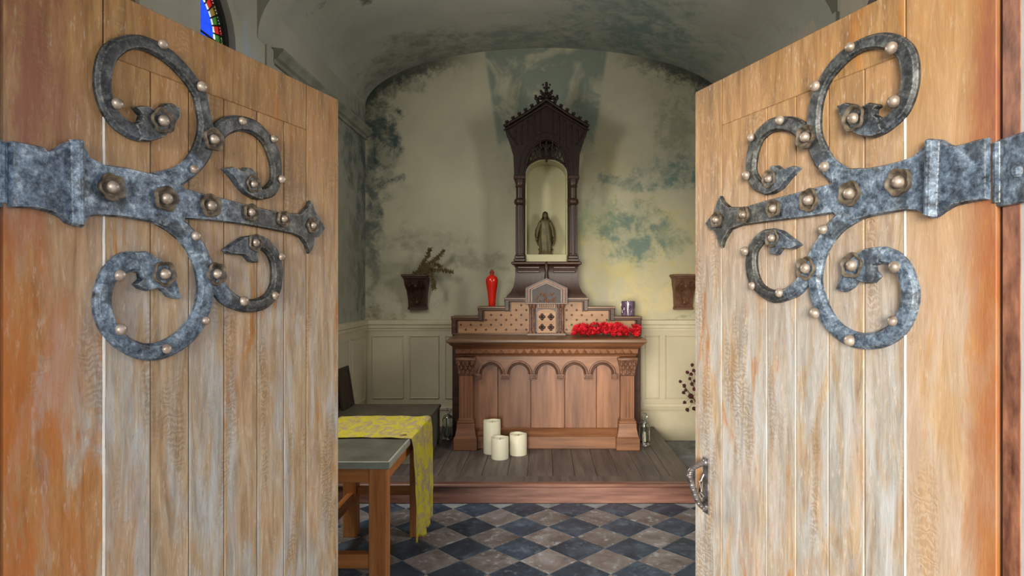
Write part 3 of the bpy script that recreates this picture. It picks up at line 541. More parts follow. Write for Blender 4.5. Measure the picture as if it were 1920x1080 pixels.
# ------------------------------------------------------------------ door leaves with forged strap hinges
def leaf(key,name,A,D,out,mat):
    ang=math.atan2(D[1],D[0]); root=empty(name,(A[0],A[1],0),ang); S(root)
    J=IRON[key]; jt=J['joints']; z0=.02; ztop=2.195; zj=2.062
    inner=-out*.045
    def plank(nm,u0,u1,a,b,g=.0012,e=.0016,top=None):
        m=MB(); ya,yb=sorted((0.0,inner)); jit=random.uniform(0,.0012)
        if out>0: yb-=jit
        else: ya+=jit
        m.box(u0+g,u1-g,ya,yb,a,b,e); return m.build(nm,mat,root)
    plank('hinge_stile',-.004,jt[0],z0,ztop)
    for a,b in zip(jt[:-2],jt[1:-1]): plank('plank',a,b,z0,zj)
    plank('lock_stile',jt[-2],jt[-1],z0,ztop)
    plank('top_rail',jt[0],jt[-2],zj,ztop)
    ya,yb=sorted((-out*.012,out*.0004))
    m=MB()
    for k in range(40):
        za=z0+k*.0505; m.box(jt[0]-.0017-random.uniform(0,.0008),jt[0]+.0017+random.uniform(0,.0008),ya,yb,za,za+.0505)
    m.build('pale_joint_strip',M['joint_pale'],root)  # narrow pale strip down the hinge stile joint
    # iron
    m=MB(); h=.013
    def yo(w_): return out*w_
    for ri,st in enumerate(J['ribbons']):
        P=cat(st,4); hh=h+.0006*(ri+1); n=len(P); vs=[]
        for q in P:
            e1=Vector((q[0],q[1])); e2=Vector((q[2],q[3])); c=(e1+e2)/2
            for f,w_ in ((0,-.001),(0,hh*.45),(.16,hh*.95),(.5,hh*1.12),(.84,hh*.95),(1,hh*.45),(1,-.001)):
                p=e1.lerp(e2,f); vs.append((p.x,yo(w_),p.y))
        fs=[]
        for k in range(n-1):
            for i in range(6): a=k*7+i; fs.append((a,a+1,a+8,a+7))
        fs.append(tuple(range(7))); fs.append(tuple((n-1)*7+i for i in range(7)))
        m.add(vs,fs)
    for pi_,pl in enumerate(J['polys']):
        P=[Vector(p) for p in pl]; n=len(P)
        ar=sum(P[i].x*P[(i+1)%n].y-P[(i+1)%n].x*P[i].y for i in range(n))
        if ar<0: P=P[::-1]
        ins=[]
        for i in range(n):
            d1=(P[i]-P[i-1]).normalized(); d2=(P[(i+1)%n]-P[i]).normalized()
            t=(d1+d2); t=t.normalized() if t.length>.2 else d1
            nn=Vector((-t.y,t.x)); ins.append(P[i]+nn*.0028)
        hh=h+(.0 if pi_==0 else .003)
        vs=[(p.x,yo(-.001),p.y) for p in P]+[(p.x,yo(hh*.5),p.y) for p in P]+[(p.x,yo(hh),p.y) for p in ins]
        fs=[(i,(i+1)%n,n+(i+1)%n,n+i) for i in range(n)]+[(n+i,n+(i+1)%n,2*n+(i+1)%n,2*n+i) for i in range(n)]
        # triangulate the concave cap
        from mathutils.geometry import tessellate_polygon
        fs+=[tuple(2*n+k for k in tri) for tri in tessellate_polygon([[Vector((p.x,p.y,0)) for p in ins]])]
        m.add(vs,fs)
    c=J['collar']; q0,q1,q2,q3=[Vector(p) for p in c]; vs=[]
    prof=[(0,.012),(.12,.018),(.3,.026),(.5,.028),(.7,.026),(.88,.018),(1,.012)]
    for t in (0,.02,.98,1):
        a=q0.lerp(q3,t); b=q1.lerp(q2,t)
        for f,w_ in prof:
            p=a.lerp(b,f); vs.append((p.x,yo(w_ if .01<t<.99 else w_*.75),p.y))
    fs=[(k*7+i,k*7+i+1,k*7+i+8,k*7+i+7) for k in range(3) for i in range(6)]+[tuple(range(7)),tuple(21+i for i in range(7))]
    m.add(vs,fs)
    hinge=m.build('strap_hinge',M['iron'],root,smooth=28)
    # domed studs and five-lobed rosettes
    def dome(r_,hgt): 
        m=MB(); pr=[(r_*.98,0),(r_,.25*hgt),(r_*.93,.5*hgt),(r_*.75,.75*hgt),(r_*.45,.93*hgt),(.001,hgt)]
        m.lathe(pr,0,0,14); m.v=[(x,out*z,y) for x,y,z in m.v]; return m
    d1=dome(.0115,.013).build('stud',M['stud'],hinge,smooth=50); d2=dome(.0125,.016).build('stud',M['stud'],hinge,smooth=50)
    m=MB(); n=40; vs=[]
    for f,hh in ((1,.0),(1.02,.006),(.97,.0095),(.86,.0085),(.70,.0025),(.5,.001)):
        for i in range(n):
            a=2*math.pi*i/n; rr=.026*f*(1+.09*abs(math.cos(2.5*a+.6))*2-.09); vs.append((rr*math.cos(a),out*hh,rr*math.sin(a)))
    m.add(vs,[(k*n+i,k*n+(i+1)%n,(k+1)*n+(i+1)%n,(k+1)*n+i) for k in range(5) for i in range(n)]+[tuple(5*n+i for i in range(n))])
    rs=m.build('rosette',M['rosette'],hinge,smooth=40)
    first=[True,True,True]
    def put(o,k,nm,u,z,w_,s=1):
        if first[k]: first[k]=False; q=o
        else: q=bpy.data.objects.new(nm,o.data); COL.objects.link(q); q.parent=hinge
        q.location=(u,out*w_,z); q.scale=(s,s,s); return q
    for u,z in J['studs']: put(d1,0,'stud',u,z,.0138,random.uniform(.9,1.1))
    for i,(u,z) in enumerate(J['rosettes']):
        s=1.0 if u<.5 else .82
        q=put(rs,2,'rosette',u,z,.0128,s); q.rotation_euler=(0,random.uniform(0,1.2),0); put(d2,1,'stud',u,z,.0135,s)
    return root,jt
rl,jl=leaf('L','door_1',(-.919,1.05),(.27,.8925),-1,M['doorL'])
rr_,jr=leaf('R','door_2',(.770,1.05),(-.311,.819),1,M['doorR'])
# pintle plates fixed on the jambs, seen beside the strap ends
for side,x0,x1 in ((0,-.9285,-.9215),(1,.7715,.7785)):
    p=(rl,rr_)[side]
    m=MB().box(x0,x1,.90,1.062,1.738,1.852,.002).tube([((x0+x1)/2,1.047,1.745),((x0+x1)/2,1.047,1.848)],.009,10).ball((x0 if side else x1,1.0,1.79),.011,10,6)
    o=m.build('pintle_plate',M['iron_plate'],p); o.matrix_parent_inverse=Matrix.LocRotScale(p.location,p.rotation_euler,None).inverted()
# pull handle on the free edge of the right leaf
m=MB(); pts=[(.817,.0,1.085),(.815,.022,1.083),(.81,.05,1.078),(.806,.064,1.068),(.806,.066,1.055),(.808,.058,1.03),(.811,.045,1.0),(.813,.03,.972),(.815,.012,.955),(.816,0,.952)]
P=cat([list(p) for p in pts],4); hnd=MB().tube(P,.0085,8)
for k in range(0,len(P)-1,2): hnd.ball(P[k],.0105,8,5,(1,1,.55))
g=hnd.build('pull_handle',M['handle'],rr_,smooth=50)
MB().box(.803,.831,0,.004,.935,1.10,.0018).build('back_plate',M['handle'],g)
for z in (.955,1.085): MB().ball((.817,.005,z),.012,10,6,(1,.8,1)).build('boss',M['handle'],g,smooth=60)
MB().tube([(.822,.006,1.05),(.824,.016,1.03),(.821,.02,1.0),(.818,.012,.985)],.005,8).build('latch_lever',M['handle'],g,smooth=60)

# ------------------------------------------------------------------ platform of boards under the altar
PZ=.15; PX0,PX1=-1.86,1.147
pf=tag(empty('altar_platform',(0,4.55,0)),'low dark boarded wooden platform with red-brown front step under the altar','platform')
def part(m,nm,mat,root,smooth=None,rel=None):
    o=m.build(nm,mat,root,smooth); o.matrix_parent_inverse=Matrix.Translation(root.location).inverted() if root.parent is None else Matrix.Identity(4); return o
part(MB().box(PX0+.02,PX1-.02,4.575,6.43,0,PZ-.03),'core',M['platform_edge'],pf)
part(MB().box(PX0,PX1-.01,4.565,4.59,.0,.118,.003),'riser',M['platform_edge'],pf)
part(MB().box(PX1-.035,PX1-.012,4.59,6.43,.0,.118,.003),'side_riser',M['platform_edge'],pf)
m=MB(); prof=[(4.565,.120),(4.548,.123),(4.540,.132),(4.540,.141),(4.547,.149),(4.60,.15),(4.60,.12)]
m.add([(x,y,z) for x in (PX0,PX1) for y,z in prof],[(i,(i+1)%7,7+(i+1)%7,7+i) for i in range(7)]+[tuple(range(7)),tuple(range(13,6,-1))])
part(m,'nosing',M['platform_edge'],pf,30)
part(MB().box(PX0,PX1-.002,4.60,4.74,.118,PZ,.002),'deck_board',M['platform'],pf)
part(MB().box(PX1-.17,PX1,4.742,6.43,.118,PZ-.0005,.002),'deck_board',M['platform'],pf)
x=PX0; k=0
while x<PX1-.172:
    wd=random.choice([.155,.17,.20]); x1=min(x+wd,PX1-.171)
    if x1-x>.02: part(MB().box(x+.0012,x1-.0012,4.742,6.43,.118,PZ-random.uniform(0,.0015),.0018),'deck_board',M['platform'],pf)
    x=x1
    if x>=PX1-.172: break

# ------------------------------------------------------------------ altar table
AX=.024
al=tag(empty('altar',(AX,5.5,PZ)),'red-brown carved wooden altar table with five arches and fluted corner pilasters','altar')
def P_(m,nm,mat,root=al,sm=None): return part(m,nm,mat,root,sm)
def sub(m,nm,mat,par,sm=None):
    return m.build(nm,mat,par,sm)
AL=[]
# body behind
P_(MB().box(AX-.79,AX+.79,5.63,5.96,PZ,1.09,.004),'carcass',M['altar_dark'])
ends=[-.785,-.445,-.145,.165,.455,.785]
for a,b in zip(ends[:-1],ends[1:]): P_(MB().box(AX+a+.0015,AX+b-.0015,5.612-random.uniform(0,.003),5.63,.30,.99,.004),'panel_board',M['altar'])
# arcade
cs=[-.503+.2515*k for k in range(5)]; ra=.087
def lo(x):
    for c in cs:
        d=abs(x-AX-c)
        if d<ra: return .822+math.sqrt(ra*ra-d*d)
    return .779
xs=sorted(set([AX-.66,AX+.66]+[AX+c+s*ra*math.cos(math.pi*k/20) for c in cs for s in (-1,1) for k in range(11)]+[AX+c+s*(ra+.0005) for c in cs for s in (-1,1)]))
P_(MB().strip(xs,lo,lambda x:.99,5.566,5.612),'arcade_board',M['altarx'])
def archmould(nm,r0,r1,y0,y1,mat):
    for c in cs:
        m=MB(); n=16; vs=[]
        for k in range(n+1):
            a=math.pi*k/n
            for rr,yy in ((r0,y1),(r0,y0+.004),(r0+.006,y0),(r1-.006,y0),(r1,y0+.004),(r1,y1)): vs.append((AX+c-rr*math.cos(a),yy,.822+rr*math.sin(a)))
        for k in range(n):
            for i in range(5): a=k*6+i; m.f.append((a,a+1,a+7,a+6))
        m.v=vs; m.f+=[tuple(range(6)),tuple(n*6+i for i in range(6))]; P_(m,nm,mat,al,35)
archmould('arch_moulding',.085,.101,5.548,5.568,M['altar_dark']); archmould('arch_moulding',.103,.122,5.538,5.568,M['carved'])
for k in range(6):
    xx=AX-.503-.1257+.2515*k
    if k in(0,5): xx+= .012 if k==0 else -.012
    hw=.034 if k not in (0,5) else .026
    m=MB().box(xx-hw,xx+hw,5.536,5.58,.806,.824,.003).box(xx-hw+.004,xx+hw-.004,5.548,5.58,.785,.807,.004).box(xx-hw-.003,xx+hw+.003,5.54,5.58,.774,.786,.003); P_(m,'corbel',M['carved'])
# cornice under the top: cove with triangular teeth
m=MB(); pr=[(5.575,.975,.80),(5.56,.985,.81),(5.555,.998,.815),(5.535,1.01,.82),(5.53,1.05,.825),(5.50,1.075,.845),(5.465,1.095,.865),(5.455,1.11,.875)]
vs=[]
for y,z,hw in pr: vs+=[(AX-hw,y,z),(AX+hw,y,z),(AX+hw,5.96,z),(AX-hw,5.96,z)]
m.add(vs,[(4*k+i,4*k+(i+1)%4,4*k+4+(i+1)%4,4*k+4+i) for k in range(len(pr)-1) for i in range(4)]); P_(m,'cornice',M['altarx'],al,30)
for k in range(23):
    xx=AX-.748+k*.068; m=MB().add([(xx-.026,5.531,1.014),(xx+.026,5.531,1.014),(xx,5.528,1.050),(xx,5.498,1.016)],[(0,1,3),(1,2,3),(2,0,3),(0,2,1)]); P_(m,'tooth',M['altar'])
m=MB(); pr=[(5.462,1.108,.868),(5.436,1.112,.882),(5.43,1.122,.888),(5.43,1.138,.888),(5.437,1.147,.882),(5.96,1.147,.882)]
vs=[]
for y,z,hw in pr: vs+=[(AX-hw,y,z),(AX+hw,y,z),(AX+hw,5.97,z),(AX-hw,5.97,z)]
m.add(vs,[(4*k+i,4*k+(i+1)%4,4*k+4+(i+1)%4,4*k+4+i) for k in range(len(pr)-1) for i in range(4)]+[(3,2,1,0),tuple(4*len(pr)-4+i for i in range(4))]); P_(m,'countertop',M['altar_top'],al,30)
# base
P_(MB().box(AX-.70,AX+.70,5.535,5.60,PZ,.262,.004),'plinth',M['altarx'])
m=MB(); pr=[(5.535,.262),(5.532,.275),(5.548,.285),(5.556,.303),(5.572,.312),(5.60,.326)]
m.add([(x,y,z) for x in (AX-.70,AX+.70) for y,z in pr],[(i,i+1,7+i,6+i) for i in range(5)]); P_(m,'base_moulding',M['altarx'],al,40)
# corner pilasters
for sx in (-1,1):
    cx=AX+sx*.726
    pl=P_(MB().box(cx-.062,cx+.062,5.52,5.66,.42,.81,.003),'pilaster',M['altar']); AL.append(pl)
    for q in (-1.5,-.5,.5,1.5): sub(MB().tube([(cx+q*.026,5.522,.435),(cx+q*.026,5.522,.80)],.0085,8),'reed',M['altar'],pl,60)
    m=MB()
    for hw,y,z0,z1 in ((.070,5.512,.405,.425),(.078,5.505,.385,.408)): m.box(cx-hw,cx+hw,y,5.66,z0,z1,.005)
    vs=[]; pr=[(.078,5.505,.385),(.080,5.502,.34),(.088,5.494,.30),(.096,5.486,.268),(.100,5.480,.262)]
    for hw,y,z in pr: vs+=[(cx-hw,y,z),(cx+hw,y,z),(cx+hw,5.66,z),(cx-hw,5.66,z)]
    m.add(vs,[(4*k+i,4*k+(i+1)%4,4*k+4+(i+1)%4,4*k+4+i) for k in range(4) for i in range(4)])
    m.box(cx-.106,cx+.106,5.470,5.66,PZ,.262,.005); sub(m,'pilaster_base',M['altarx'],pl,30)
    # leafy capital
    m=MB(); vs=[]; pr=[(.062,5.52,.81),(.070,5.512,.822),(.066,5.514,.83),(.070,5.508,.87),(.082,5.496,.93),(.086,5.49,.945)]
    for hw,y,z in pr: vs+=[(cx-hw,y,z),(cx+hw,y,z),(cx+hw,5.66,z),(cx-hw,5.66,z)]
    m.add(vs,[(4*k+i,4*k+(i+1)%4,4*k+4+(i+1)%4,4*k+4+i) for k in range(5) for i in range(4)])
    m.box(cx-.09,cx+.09,5.485,5.66,.945,.975,.005)
    for row,(z,n_) in enumerate(((.845,4),(.885,3),(.92,4))):
        for i in range(n_):
            xx=cx+(i-(n_-1)/2)*.038; yy=5.506-.008*row
            m.ball((xx,yy,z),.017,8,6,(.8,.7,1.25)); m.ball((xx,yy-.010,z+.016),.009,6,5)
    for s2 in (-1,1):
        for k in range(7):
            a=k*.8; rr=.014*(1-k*.1); m.ball((cx+s2*(.066+rr*math.cos(a)),5.488,.925+rr*math.sin(a)),.0065,6,4)
    sub(m,'capital',M['carved'],pl,50)

# ------------------------------------------------------------------ stepped altarpiece with tabernacle and canopy
ap=tag(empty('altarpiece',(AX,6.0,PZ)),'tall dark wooden altarpiece with stepped sides, small tabernacle and spired niche canopy','altarpiece')
def Q(m,nm,mat,sm=None): return part(m,nm,mat,ap,sm)
YR=5.972
for sx in (-1,1): Q(MB().box(AX+min(sx*.80,sx*.915),AX+max(sx*.80,sx*.915),YR,6.12,PZ,1.15,.003),'backing_post',M['altar_dark'])
Q(MB().box(AX-.80,AX+.80,6.0,6.10,PZ,1.15),'backing_board',M['altar_dark'])
steps=[(.920,1.147,1.325),(.662,1.325,1.420),(.405,1.420,1.505)]
poly=[(AX-.92,1.147),(AX-.92,1.325),(AX-.662,1.325),(AX-.662,1.42),(AX-.405,1.42),(AX-.405,1.505),(AX+.405,1.505),(AX+.405,1.42),(AX+.662,1.42),(AX+.662,1.325),(AX+.92,1.325),(AX+.92,1.147)]
Q(MB().prism(poly,YR,6.20),'stepped_retable',M['panel'])
for hw,z0,z1 in steps:   # tread caps
    for sx in (-1,1):
        inner={.92:.655,.662:.398,.405:.0}[hw]
        a,b=sorted((AX+sx*inner,AX+sx*(hw+.006)))
        Q(MB().box(a,b,YR-.028,6.205,z1-.020,z1+.001,.004),'step_cap',M['altar_top'])
        b0=MB().box(min(AX+sx*(hw-.045),AX+sx*hw),max(AX+sx*(hw-.045),AX+sx*hw),YR-.024,YR,z0-(.044 if z0>1.2 else 0),z1-.016,.006)
        b0.box(a,b,YR-.022,YR,z1-.040,z1-.017,.006); b0.box(min(AX+sx*(hw-.06),AX+sx*(hw-.046)),max(AX+sx*(hw-.06),AX+sx*(hw-.046)),YR-.009,YR,z0-(.05 if z0>1.2 else 0),z1-.040,.002)
        Q(b0,'step_moulding',M['altar_dark'])
Q(MB().box(AX-.915,AX+.915,YR-.03,YR,1.147,1.163,.003),'retable_foot',M['altar_top'])
# staggered quatrefoil inlay
def limit(x):
    d=abs(x); return 1.275 if d>.60 else (1.372 if d>.34 else 1.46)
dots=[]
for r_ in range(7):
    z=1.195+r_*.0475*1.0
    for i in range(-18,19):
        x=(i+(.5 if r_%2 else 0))*.098
        if .19<abs(x)<.85 and z<limit(x)+.0: dots.append((x,z))
m=MB(); 
for dx,dz in ((.007,0),(-.007,0),(0,.007),(0,-.007)): 
    m.lathe([(.0050,0),(.0046,.0022),(.002,.0035)],dx,dz,8)
m.v=[(x,-z,y) for x,y,z in m.v]
d0=m.build('inlay_dot',M['dot'],ap)
for i,(x,z) in enumerate(dots):
    o=d0 if i==0 else bpy.data.objects.new('inlay_dot',d0.data)
    if i: COL.objects.link(o); o.parent=ap
    o.location=(x,YR-.0005-6.0,z-PZ)
# tabernacle
def gable(x,c,hw,zs,zp,): return zs+(zp-zs)*(1-abs(x-c)/hw)
YT2=5.86
Q(MB().box(AX-.165,AX+.165,YT2+.02,YR,1.147,1.45,.003),'tabernacle_case',M['altar_dark'])
m=MB(); 
m.strip([AX-.20,AX-.17,AX,AX+.17,AX+.20],lambda x:1.455,lambda x:1.60+.085*(1-abs(x-AX)/.2),YT2-.002,YR); Q(m,'tabernacle_gable',M['canopy'])
for s0,yy,tt,mt in ((.200,YT2-.018,.022,'altar_dark'),(.174,YT2-.026,.015,'altar'),(.148,YT2-.014,.012,'altar_top')):
    m=MB(); zs=1.60-(.2-s0)*.25; zp=zs+.095*s0/.2
    vs=[]; pts=[(AX-s0,1.46),(AX-s0,zs),(AX,zp),(AX+s0,zs),(AX+s0,1.46)]; pin=[(AX-s0+tt,1.46),(AX-s0+tt,zs-tt*.4),(AX,zp-tt*1.1),(AX+s0-tt,zs-tt*.4),(AX+s0-tt,1.46)]
    for (a,b),(c_,d_) in zip(pts,pin): vs+=[(a,yy,b),(c_,yy,d_),(a,YT2,b),(c_,YT2,d_)]
    m.add(vs,[(4*k+i,4*k+j,4*k+4+j,4*k+4+i) for k in range(4) for i,j in ((0,1),(1,3),(3,2),(2,0))]+[(0,1,3,2),(16,17,19,18)])
    Q(m,'gable_moulding',M[mt])
m=MB()
for i in range(34):
    a=random.uniform(0,math.pi); rr=.10*math.sqrt(random.random()); m.ball((AX+rr*math.cos(a)*1.05,YT2-.004,1.468+rr*math.sin(a)*1.0),random.uniform(.006,.012),7,5)
for i in range(5): m.ball((AX-.06+.03*i,YT2-.008,1.478),.009,8,6)
Q(m,'carved_tympanum',M['altar'],50)
m=MB().box(AX-.085,AX+.085,YT2-.01,YT2+.02,1.405,1.452,.003)
band_=Q(m,'lintel_band',M['panel'])
for i in range(9):
    xx=AX-.066+i*.0165; Q(MB().box(xx-.0035,xx+.0035,YT2-.014,YT2-.008,1.412,1.445,.001),'lintel_bar',M['dot'])
for sx in (-1,1):
    for q,r_ in ((.152,.013),(.118,.011)):
        m=MB().lathe([(.020,0),(.020,.012),(r_,.02),(r_,.235),(.017,.245),(.021,.262),(.021,.275)],AX+sx*q,YT2-.002,12,1,1.168); 
        for k in range(6): m.lathe([(r_+.003,0),(r_+.003,.006)],AX+sx*q,YT2-.002,12,1,1.21+k*.034)
        Q(m,'tabernacle_column',M['carved'],50)
Q(MB().box(AX-.185,AX+.185,YT2-.03,YR,1.147,1.170,.003),'tabernacle_base',M['altar_top'])
Q(MB().box(AX-.20,AX+.20,YT2-.028,YR,1.447,1.462,.003),'tabernacle_cornice',M['altar_top'])
tdoor=Q(MB().strip([AX-.088+.176*k/16 for k in range(17)],lambda x:1.172,lambda x:1.365+.032*math.sqrt(max(0,1-((x-AX)/.089)**2)),YT2-.006,YT2+.02),'tabernacle_door',M['panel'])
for cx in (-.042,.042):
    for cz in (1.225,1.325):
        m=MB()
        for dx,dz in ((.017,0),(-.017,0),(0,.019),(0,-.019)): m.ball((AX+cx+dx,YT2-.006,cz+dz),.0155,8,6,(1,.35,1))
        m.ball((AX+cx,YT2-.009,cz),.008,8,6)
        Q(m,'quatrefoil',M['dot'],60)
# flared pedestal
m=MB(); pr=[(.392,1.505),(.385,1.525),(.350,1.56),(.325,1.61),(.312,1.67),(.307,1.72),(.305,1.80),(.318,1.815),(.300,1.82),(.318,1.835)]
vs=[]
for hw,z in pr: d=(.39-hw)*.6; vs+=[(AX-hw,YR+.0+d,z),(AX+hw,YR+d,z),(AX+hw,6.36,z),(AX-hw,6.36,z)]
m.add(vs,[(4*k+i,4*k+(i+1)%4,4*k+4+(i+1)%4,4*k+4+i) for k in range(len(pr)-1) for i in range(4)]+[(3,2,1,0),tuple(4*len(pr)-4+i for i in range(4))]); Q(m,'pedestal',M['canopy_col'],30)
Q(MB().box(AX-.345,AX+.345,5.985,6.37,1.828,1.858,.012),'pedestal_slab',M['altar_dark'])
m=MB()
for sx in (-1,1):
    for z in (1.80,1.76): m.box(AX+sx*.175-.11,AX+sx*.175+.11,6.0,6.03,z-.012,z+.012,.006)
Q(m,'pedestal_relief',M['altar_dark'])
m=MB().lathe([(.010,1.66),(.022,1.70),(.014,1.75),(.024,1.79),(.012,1.84),(.004,1.86)],AX,5.985,10); Q(m,'pedestal_finial',M['canopy_col'],50)
YC=6.03
for sx in (-1,1):
    cx=AX+sx*.262
    m=MB()
    for a,b,z0,z1 in ((.058,.058,1.858,1.885),(.050,.05,1.885,1.915),(.044,.044,1.915,1.93)): m.box(cx-a,cx+a,YC-a,YC+b,z0,z1,.006)
    co=Q(MB().lathe([(.037,1.93),(.036,2.40),(.036,2.66)],cx,YC,16),'canopy_column',M['canopy_col'],50)
    o=m.build('column_base',M['canopy_col'],co)
    for k in range(8):
        a=2*math.pi*k/8; MB().tube([(cx+.036*math.cos(a),YC+.036*math.sin(a),1.94),(cx+.036*math.cos(a),YC+.036*math.sin(a),2.40)],.006,5).build('reed',M['canopy_col'],co)
    MB().lathe([(.037,2.41),(.052,2.425),(.056,2.445),(.052,2.465),(.037,2.48)],cx,YC,16).build('column_ring',M['canopy_col'],co,smooth=50)
    m=MB().lathe([(.037,2.58),(.045,2.595),(.040,2.61),(.050,2.64),(.055,2.66)],cx,YC,12); m.box(cx-.058,cx+.058,YC-.058,YC+.058,2.66,2.70,.006); m.build('column_capital',M['canopy_col'],co,smooth=40)
    # rear posts
    Q(MB().box(cx-.03,cx+.03,6.33,6.37,1.858,2.75,.004),'rear_post',M['canopy_col'])
# canopy hood
def hi(x):
    d=abs(x-AX)
    if d<.404: return 3.165+ (3.42-3.165)*max(0,(1-d/.404))**1.0 - (.03 if .30<d<.38 else 0)*1
    return 3.165
def hw_at(z): 
    return .315 if z<2.86 else .315+(.404-.315)*((z-2.86)/(3.165-2.86))**1.15
def loz(x):
    d=abs(x-AX)
    if d<.205: return 2.70+.335*max(0,1-(d/.205)**2)**.62
    if d<=.314: return 2.70
    # outer flare
    return 2.86+(3.165-2.86)*((d-.315)/(.404-.315))**(1/1.15) if d>.315 else 2.70
xs=fr(AX-.404,AX+.404,80); xs=sorted(xs+[AX-.205,AX+.205,AX-.3145,AX+.3145])
Q(MB().strip(xs,loz,hi,YC-.055,YC+.01),'hood_front',M['canopy'])
# stepped arch reveal, ogee gable mouldings
for r_,t_,yy in ((.235,.022,-.064),(.275,.016,-.060)):
    m=MB(); vs=[]; n=24
    for k in range(n+1):
        a=math.pi*k/n
        for rr,y in ((r_-t_,YC-.05),(r_-t_*.7,YC+yy),(r_-t_*.2,YC+yy),(r_,YC-.05)): vs.append((AX-rr*math.cos(a),y,2.705+rr*1.55*math.sin(a)))
    m.add(vs,[(4*k+i,4*k+i+1,4*k+5+i,4*k+4+i) for k in range(n) for i in range(3)]+[(0,1,2,3),(4*n,4*n+1,4*n+2,4*n+3)]); Q(m,'arch_moulding',M['canopy'],40)
for sx in (-1,1):
    Q(MB().box(min(AX+sx*.30,AX+sx*.315),max(AX+sx*.30,AX+sx*.315),YC-.05,6.36,2.70,2.90,.003),'hood_side',M['canopy'])
    m=MB(); vs=[]
    for z in fr(2.88,3.165,8): h_=hw_at(z); vs+=[(AX+sx*h_,YC-.05,z),(AX+sx*h_,6.36,z),(AX+sx*(h_-.015),6.36,z),(AX+sx*(h_-.015),YC-.05,z)]
    m.add(vs,[(4*k+i,4*k+(i+1)%4,4*k+4+(i+1)%4,4*k+4+i) for k in range(8) for i in range(4)]+[(0,1,2,3),(32,33,34,35)]); Q(m,'hood_side',M['canopy'])
    # raking moulding and crockets
    m=MB(); a=(AX+sx*.415,YC-.075,3.168); b=(AX,YC-.075,3.43)
    m.tube([a,tuple((p+q)/2+(0 if i!=2 else -.012) for i,(p,q) in enumerate(zip(a,b))),b],.015,8); m.tube([(a[0],a[1],a[2]-.04),(b[0],b[1],b[2]-.05)],.009,6); Q(m,'raking_moulding',M['canopy'],50)
    for k in range(6):
        t=.07+k*.15; x_=AX+sx*.404*(1-t); z_=3.165+.262*t-.004
        m=MB().ball((x_,YC-.06,z_+.010),.022,8,6,(1,1,1.2)).ball((x_+sx*.016,YC-.066,z_+.034),.014,7,5).ball((x_+sx*.002,YC-.072,z_+.040),.011,6,5); m.tube([(x_,YC-.06,z_),(x_+sx*.010,YC-.066,z_+.018),(x_+sx*.020,YC-.066,z_+.032)],.007,6,.004); Q(m,'crocket',M['canopy'],60)
    # relief panels on the gable face
    m=MB()
    for k in range(5):
        x_=AX+sx*(.06+k*.06); z0=2.96+.0*k; z1=3.34-.040*k*1.15-.03
        m.tube([(x_,YC-.058,max(z0,2.93+.02*k)),(x_,YC-.058,z1)],.0075,6); m.ball((x_,YC-.058,z1),.012,6,5)
    for k in range(6): m.ball((AX+sx*(.29+.018*k),YC-.058,3.0+.026*k),.012,7,5)
    Q(m,'gable_relief',M['canopy'],50)
m=MB(); m.add([(AX-.404,YC-.05,3.165),(AX,YC-.05,3.42),(AX+.404,YC-.05,3.165),(AX-.404,6.36,3.165),(AX,6.36,3.42),(AX+.404,6.36,3.165)],[(0,1,4,3),(1,2,5,4),(3,4,5)]); 
m.add([(AX-.404,YC-.05,3.15),(AX,YC-.05,3.405),(AX+.404,YC-.05,3.15),(AX-.404,6.36,3.15),(AX,6.36,3.405),(AX+.404,6.36,3.15)],[(0,3,4,1),(1,4,5,2)]); Q(m,'hood_roof',M['canopy'])
Q(MB().box(AX-.30,AX+.30,YC+.012,6.36,3.05,3.065),'hood_ceiling',M['canopy'])
# hanging tracery
m=MB(); yt=YC-.03
for sx in (-1,1):
    for cx,cz,rx,rz in ((.034,2.935,.026,.050),(.086,2.925,.024,.046),(.130,2.905,.018,.036)):
        m.tube([(AX+sx*cx+rx*math.cos(a),yt,cz+rz*math.sin(a)) for a in fr(0,2*math.pi,14)],.0075,6)
    m.tube([(AX+sx*cx,yt,z) for cx,z in ((0,2.99),(.05,3.0),(.10,2.975),(.15,2.92))],.012,6)
    for k in range(8): m.ball((AX+sx*(.012+k*.022),yt,2.870-.0012*k*k+(.006 if k%2 else 0)),.011,6,5)
    m.tube([(AX,yt,2.868),(AX+sx*.07,yt,2.866),(AX+sx*.13,yt,2.845),(AX+sx*.185,yt,2.80)],.010,6)
m.tube([(AX,yt,2.845),(AX,yt,3.03)],.010,6); m.ball((AX,yt,2.845),.014,8,6,(1,1,1.4))
Q(m,'tracery',M['canopy'],50)
# finial
m=MB().lathe([(.03,3.40),(.022,3.44),(.034,3.455),(.014,3.48),(.018,3.52),(.010,3.56),(.014,3.585),(.004,3.612)],AX,YC-.03,10)
for sx in (-1,1):
    for cx,cz,r_ in ((.03,3.475,.021),(.062,3.46,.021),(.10,3.452,.020),(.105,3.475,.013),(.045,3.505,.017),(.055,3.525,.012),(.022,3.555,.013),(.033,3.585,.011),(.085,3.435,.013)):
        m.ball((AX+sx*cx,YC-.03,cz),r_,8,6,(1,.7,1))
    m.tube([(AX,YC-.03,3.455),(AX+sx*.05,YC-.03,3.445),(AX+sx*.11,YC-.03,3.46)],.010,6)
    m.tube([(AX,YC-.03,3.50),(AX+sx*.035,YC-.03,3.505),(AX+sx*.055,YC-.03,3.53)],.008,6)
m.ball((AX,YC-.03,3.60),.015,8,6)
for cz,sp in ((3.455,.05),(3.51,.03)):
    for sy in (-1,1): m.ball((AX,YC-.03+sy*sp,cz),.018,8,6)
Q(m,'finial',M['canopy'],60)
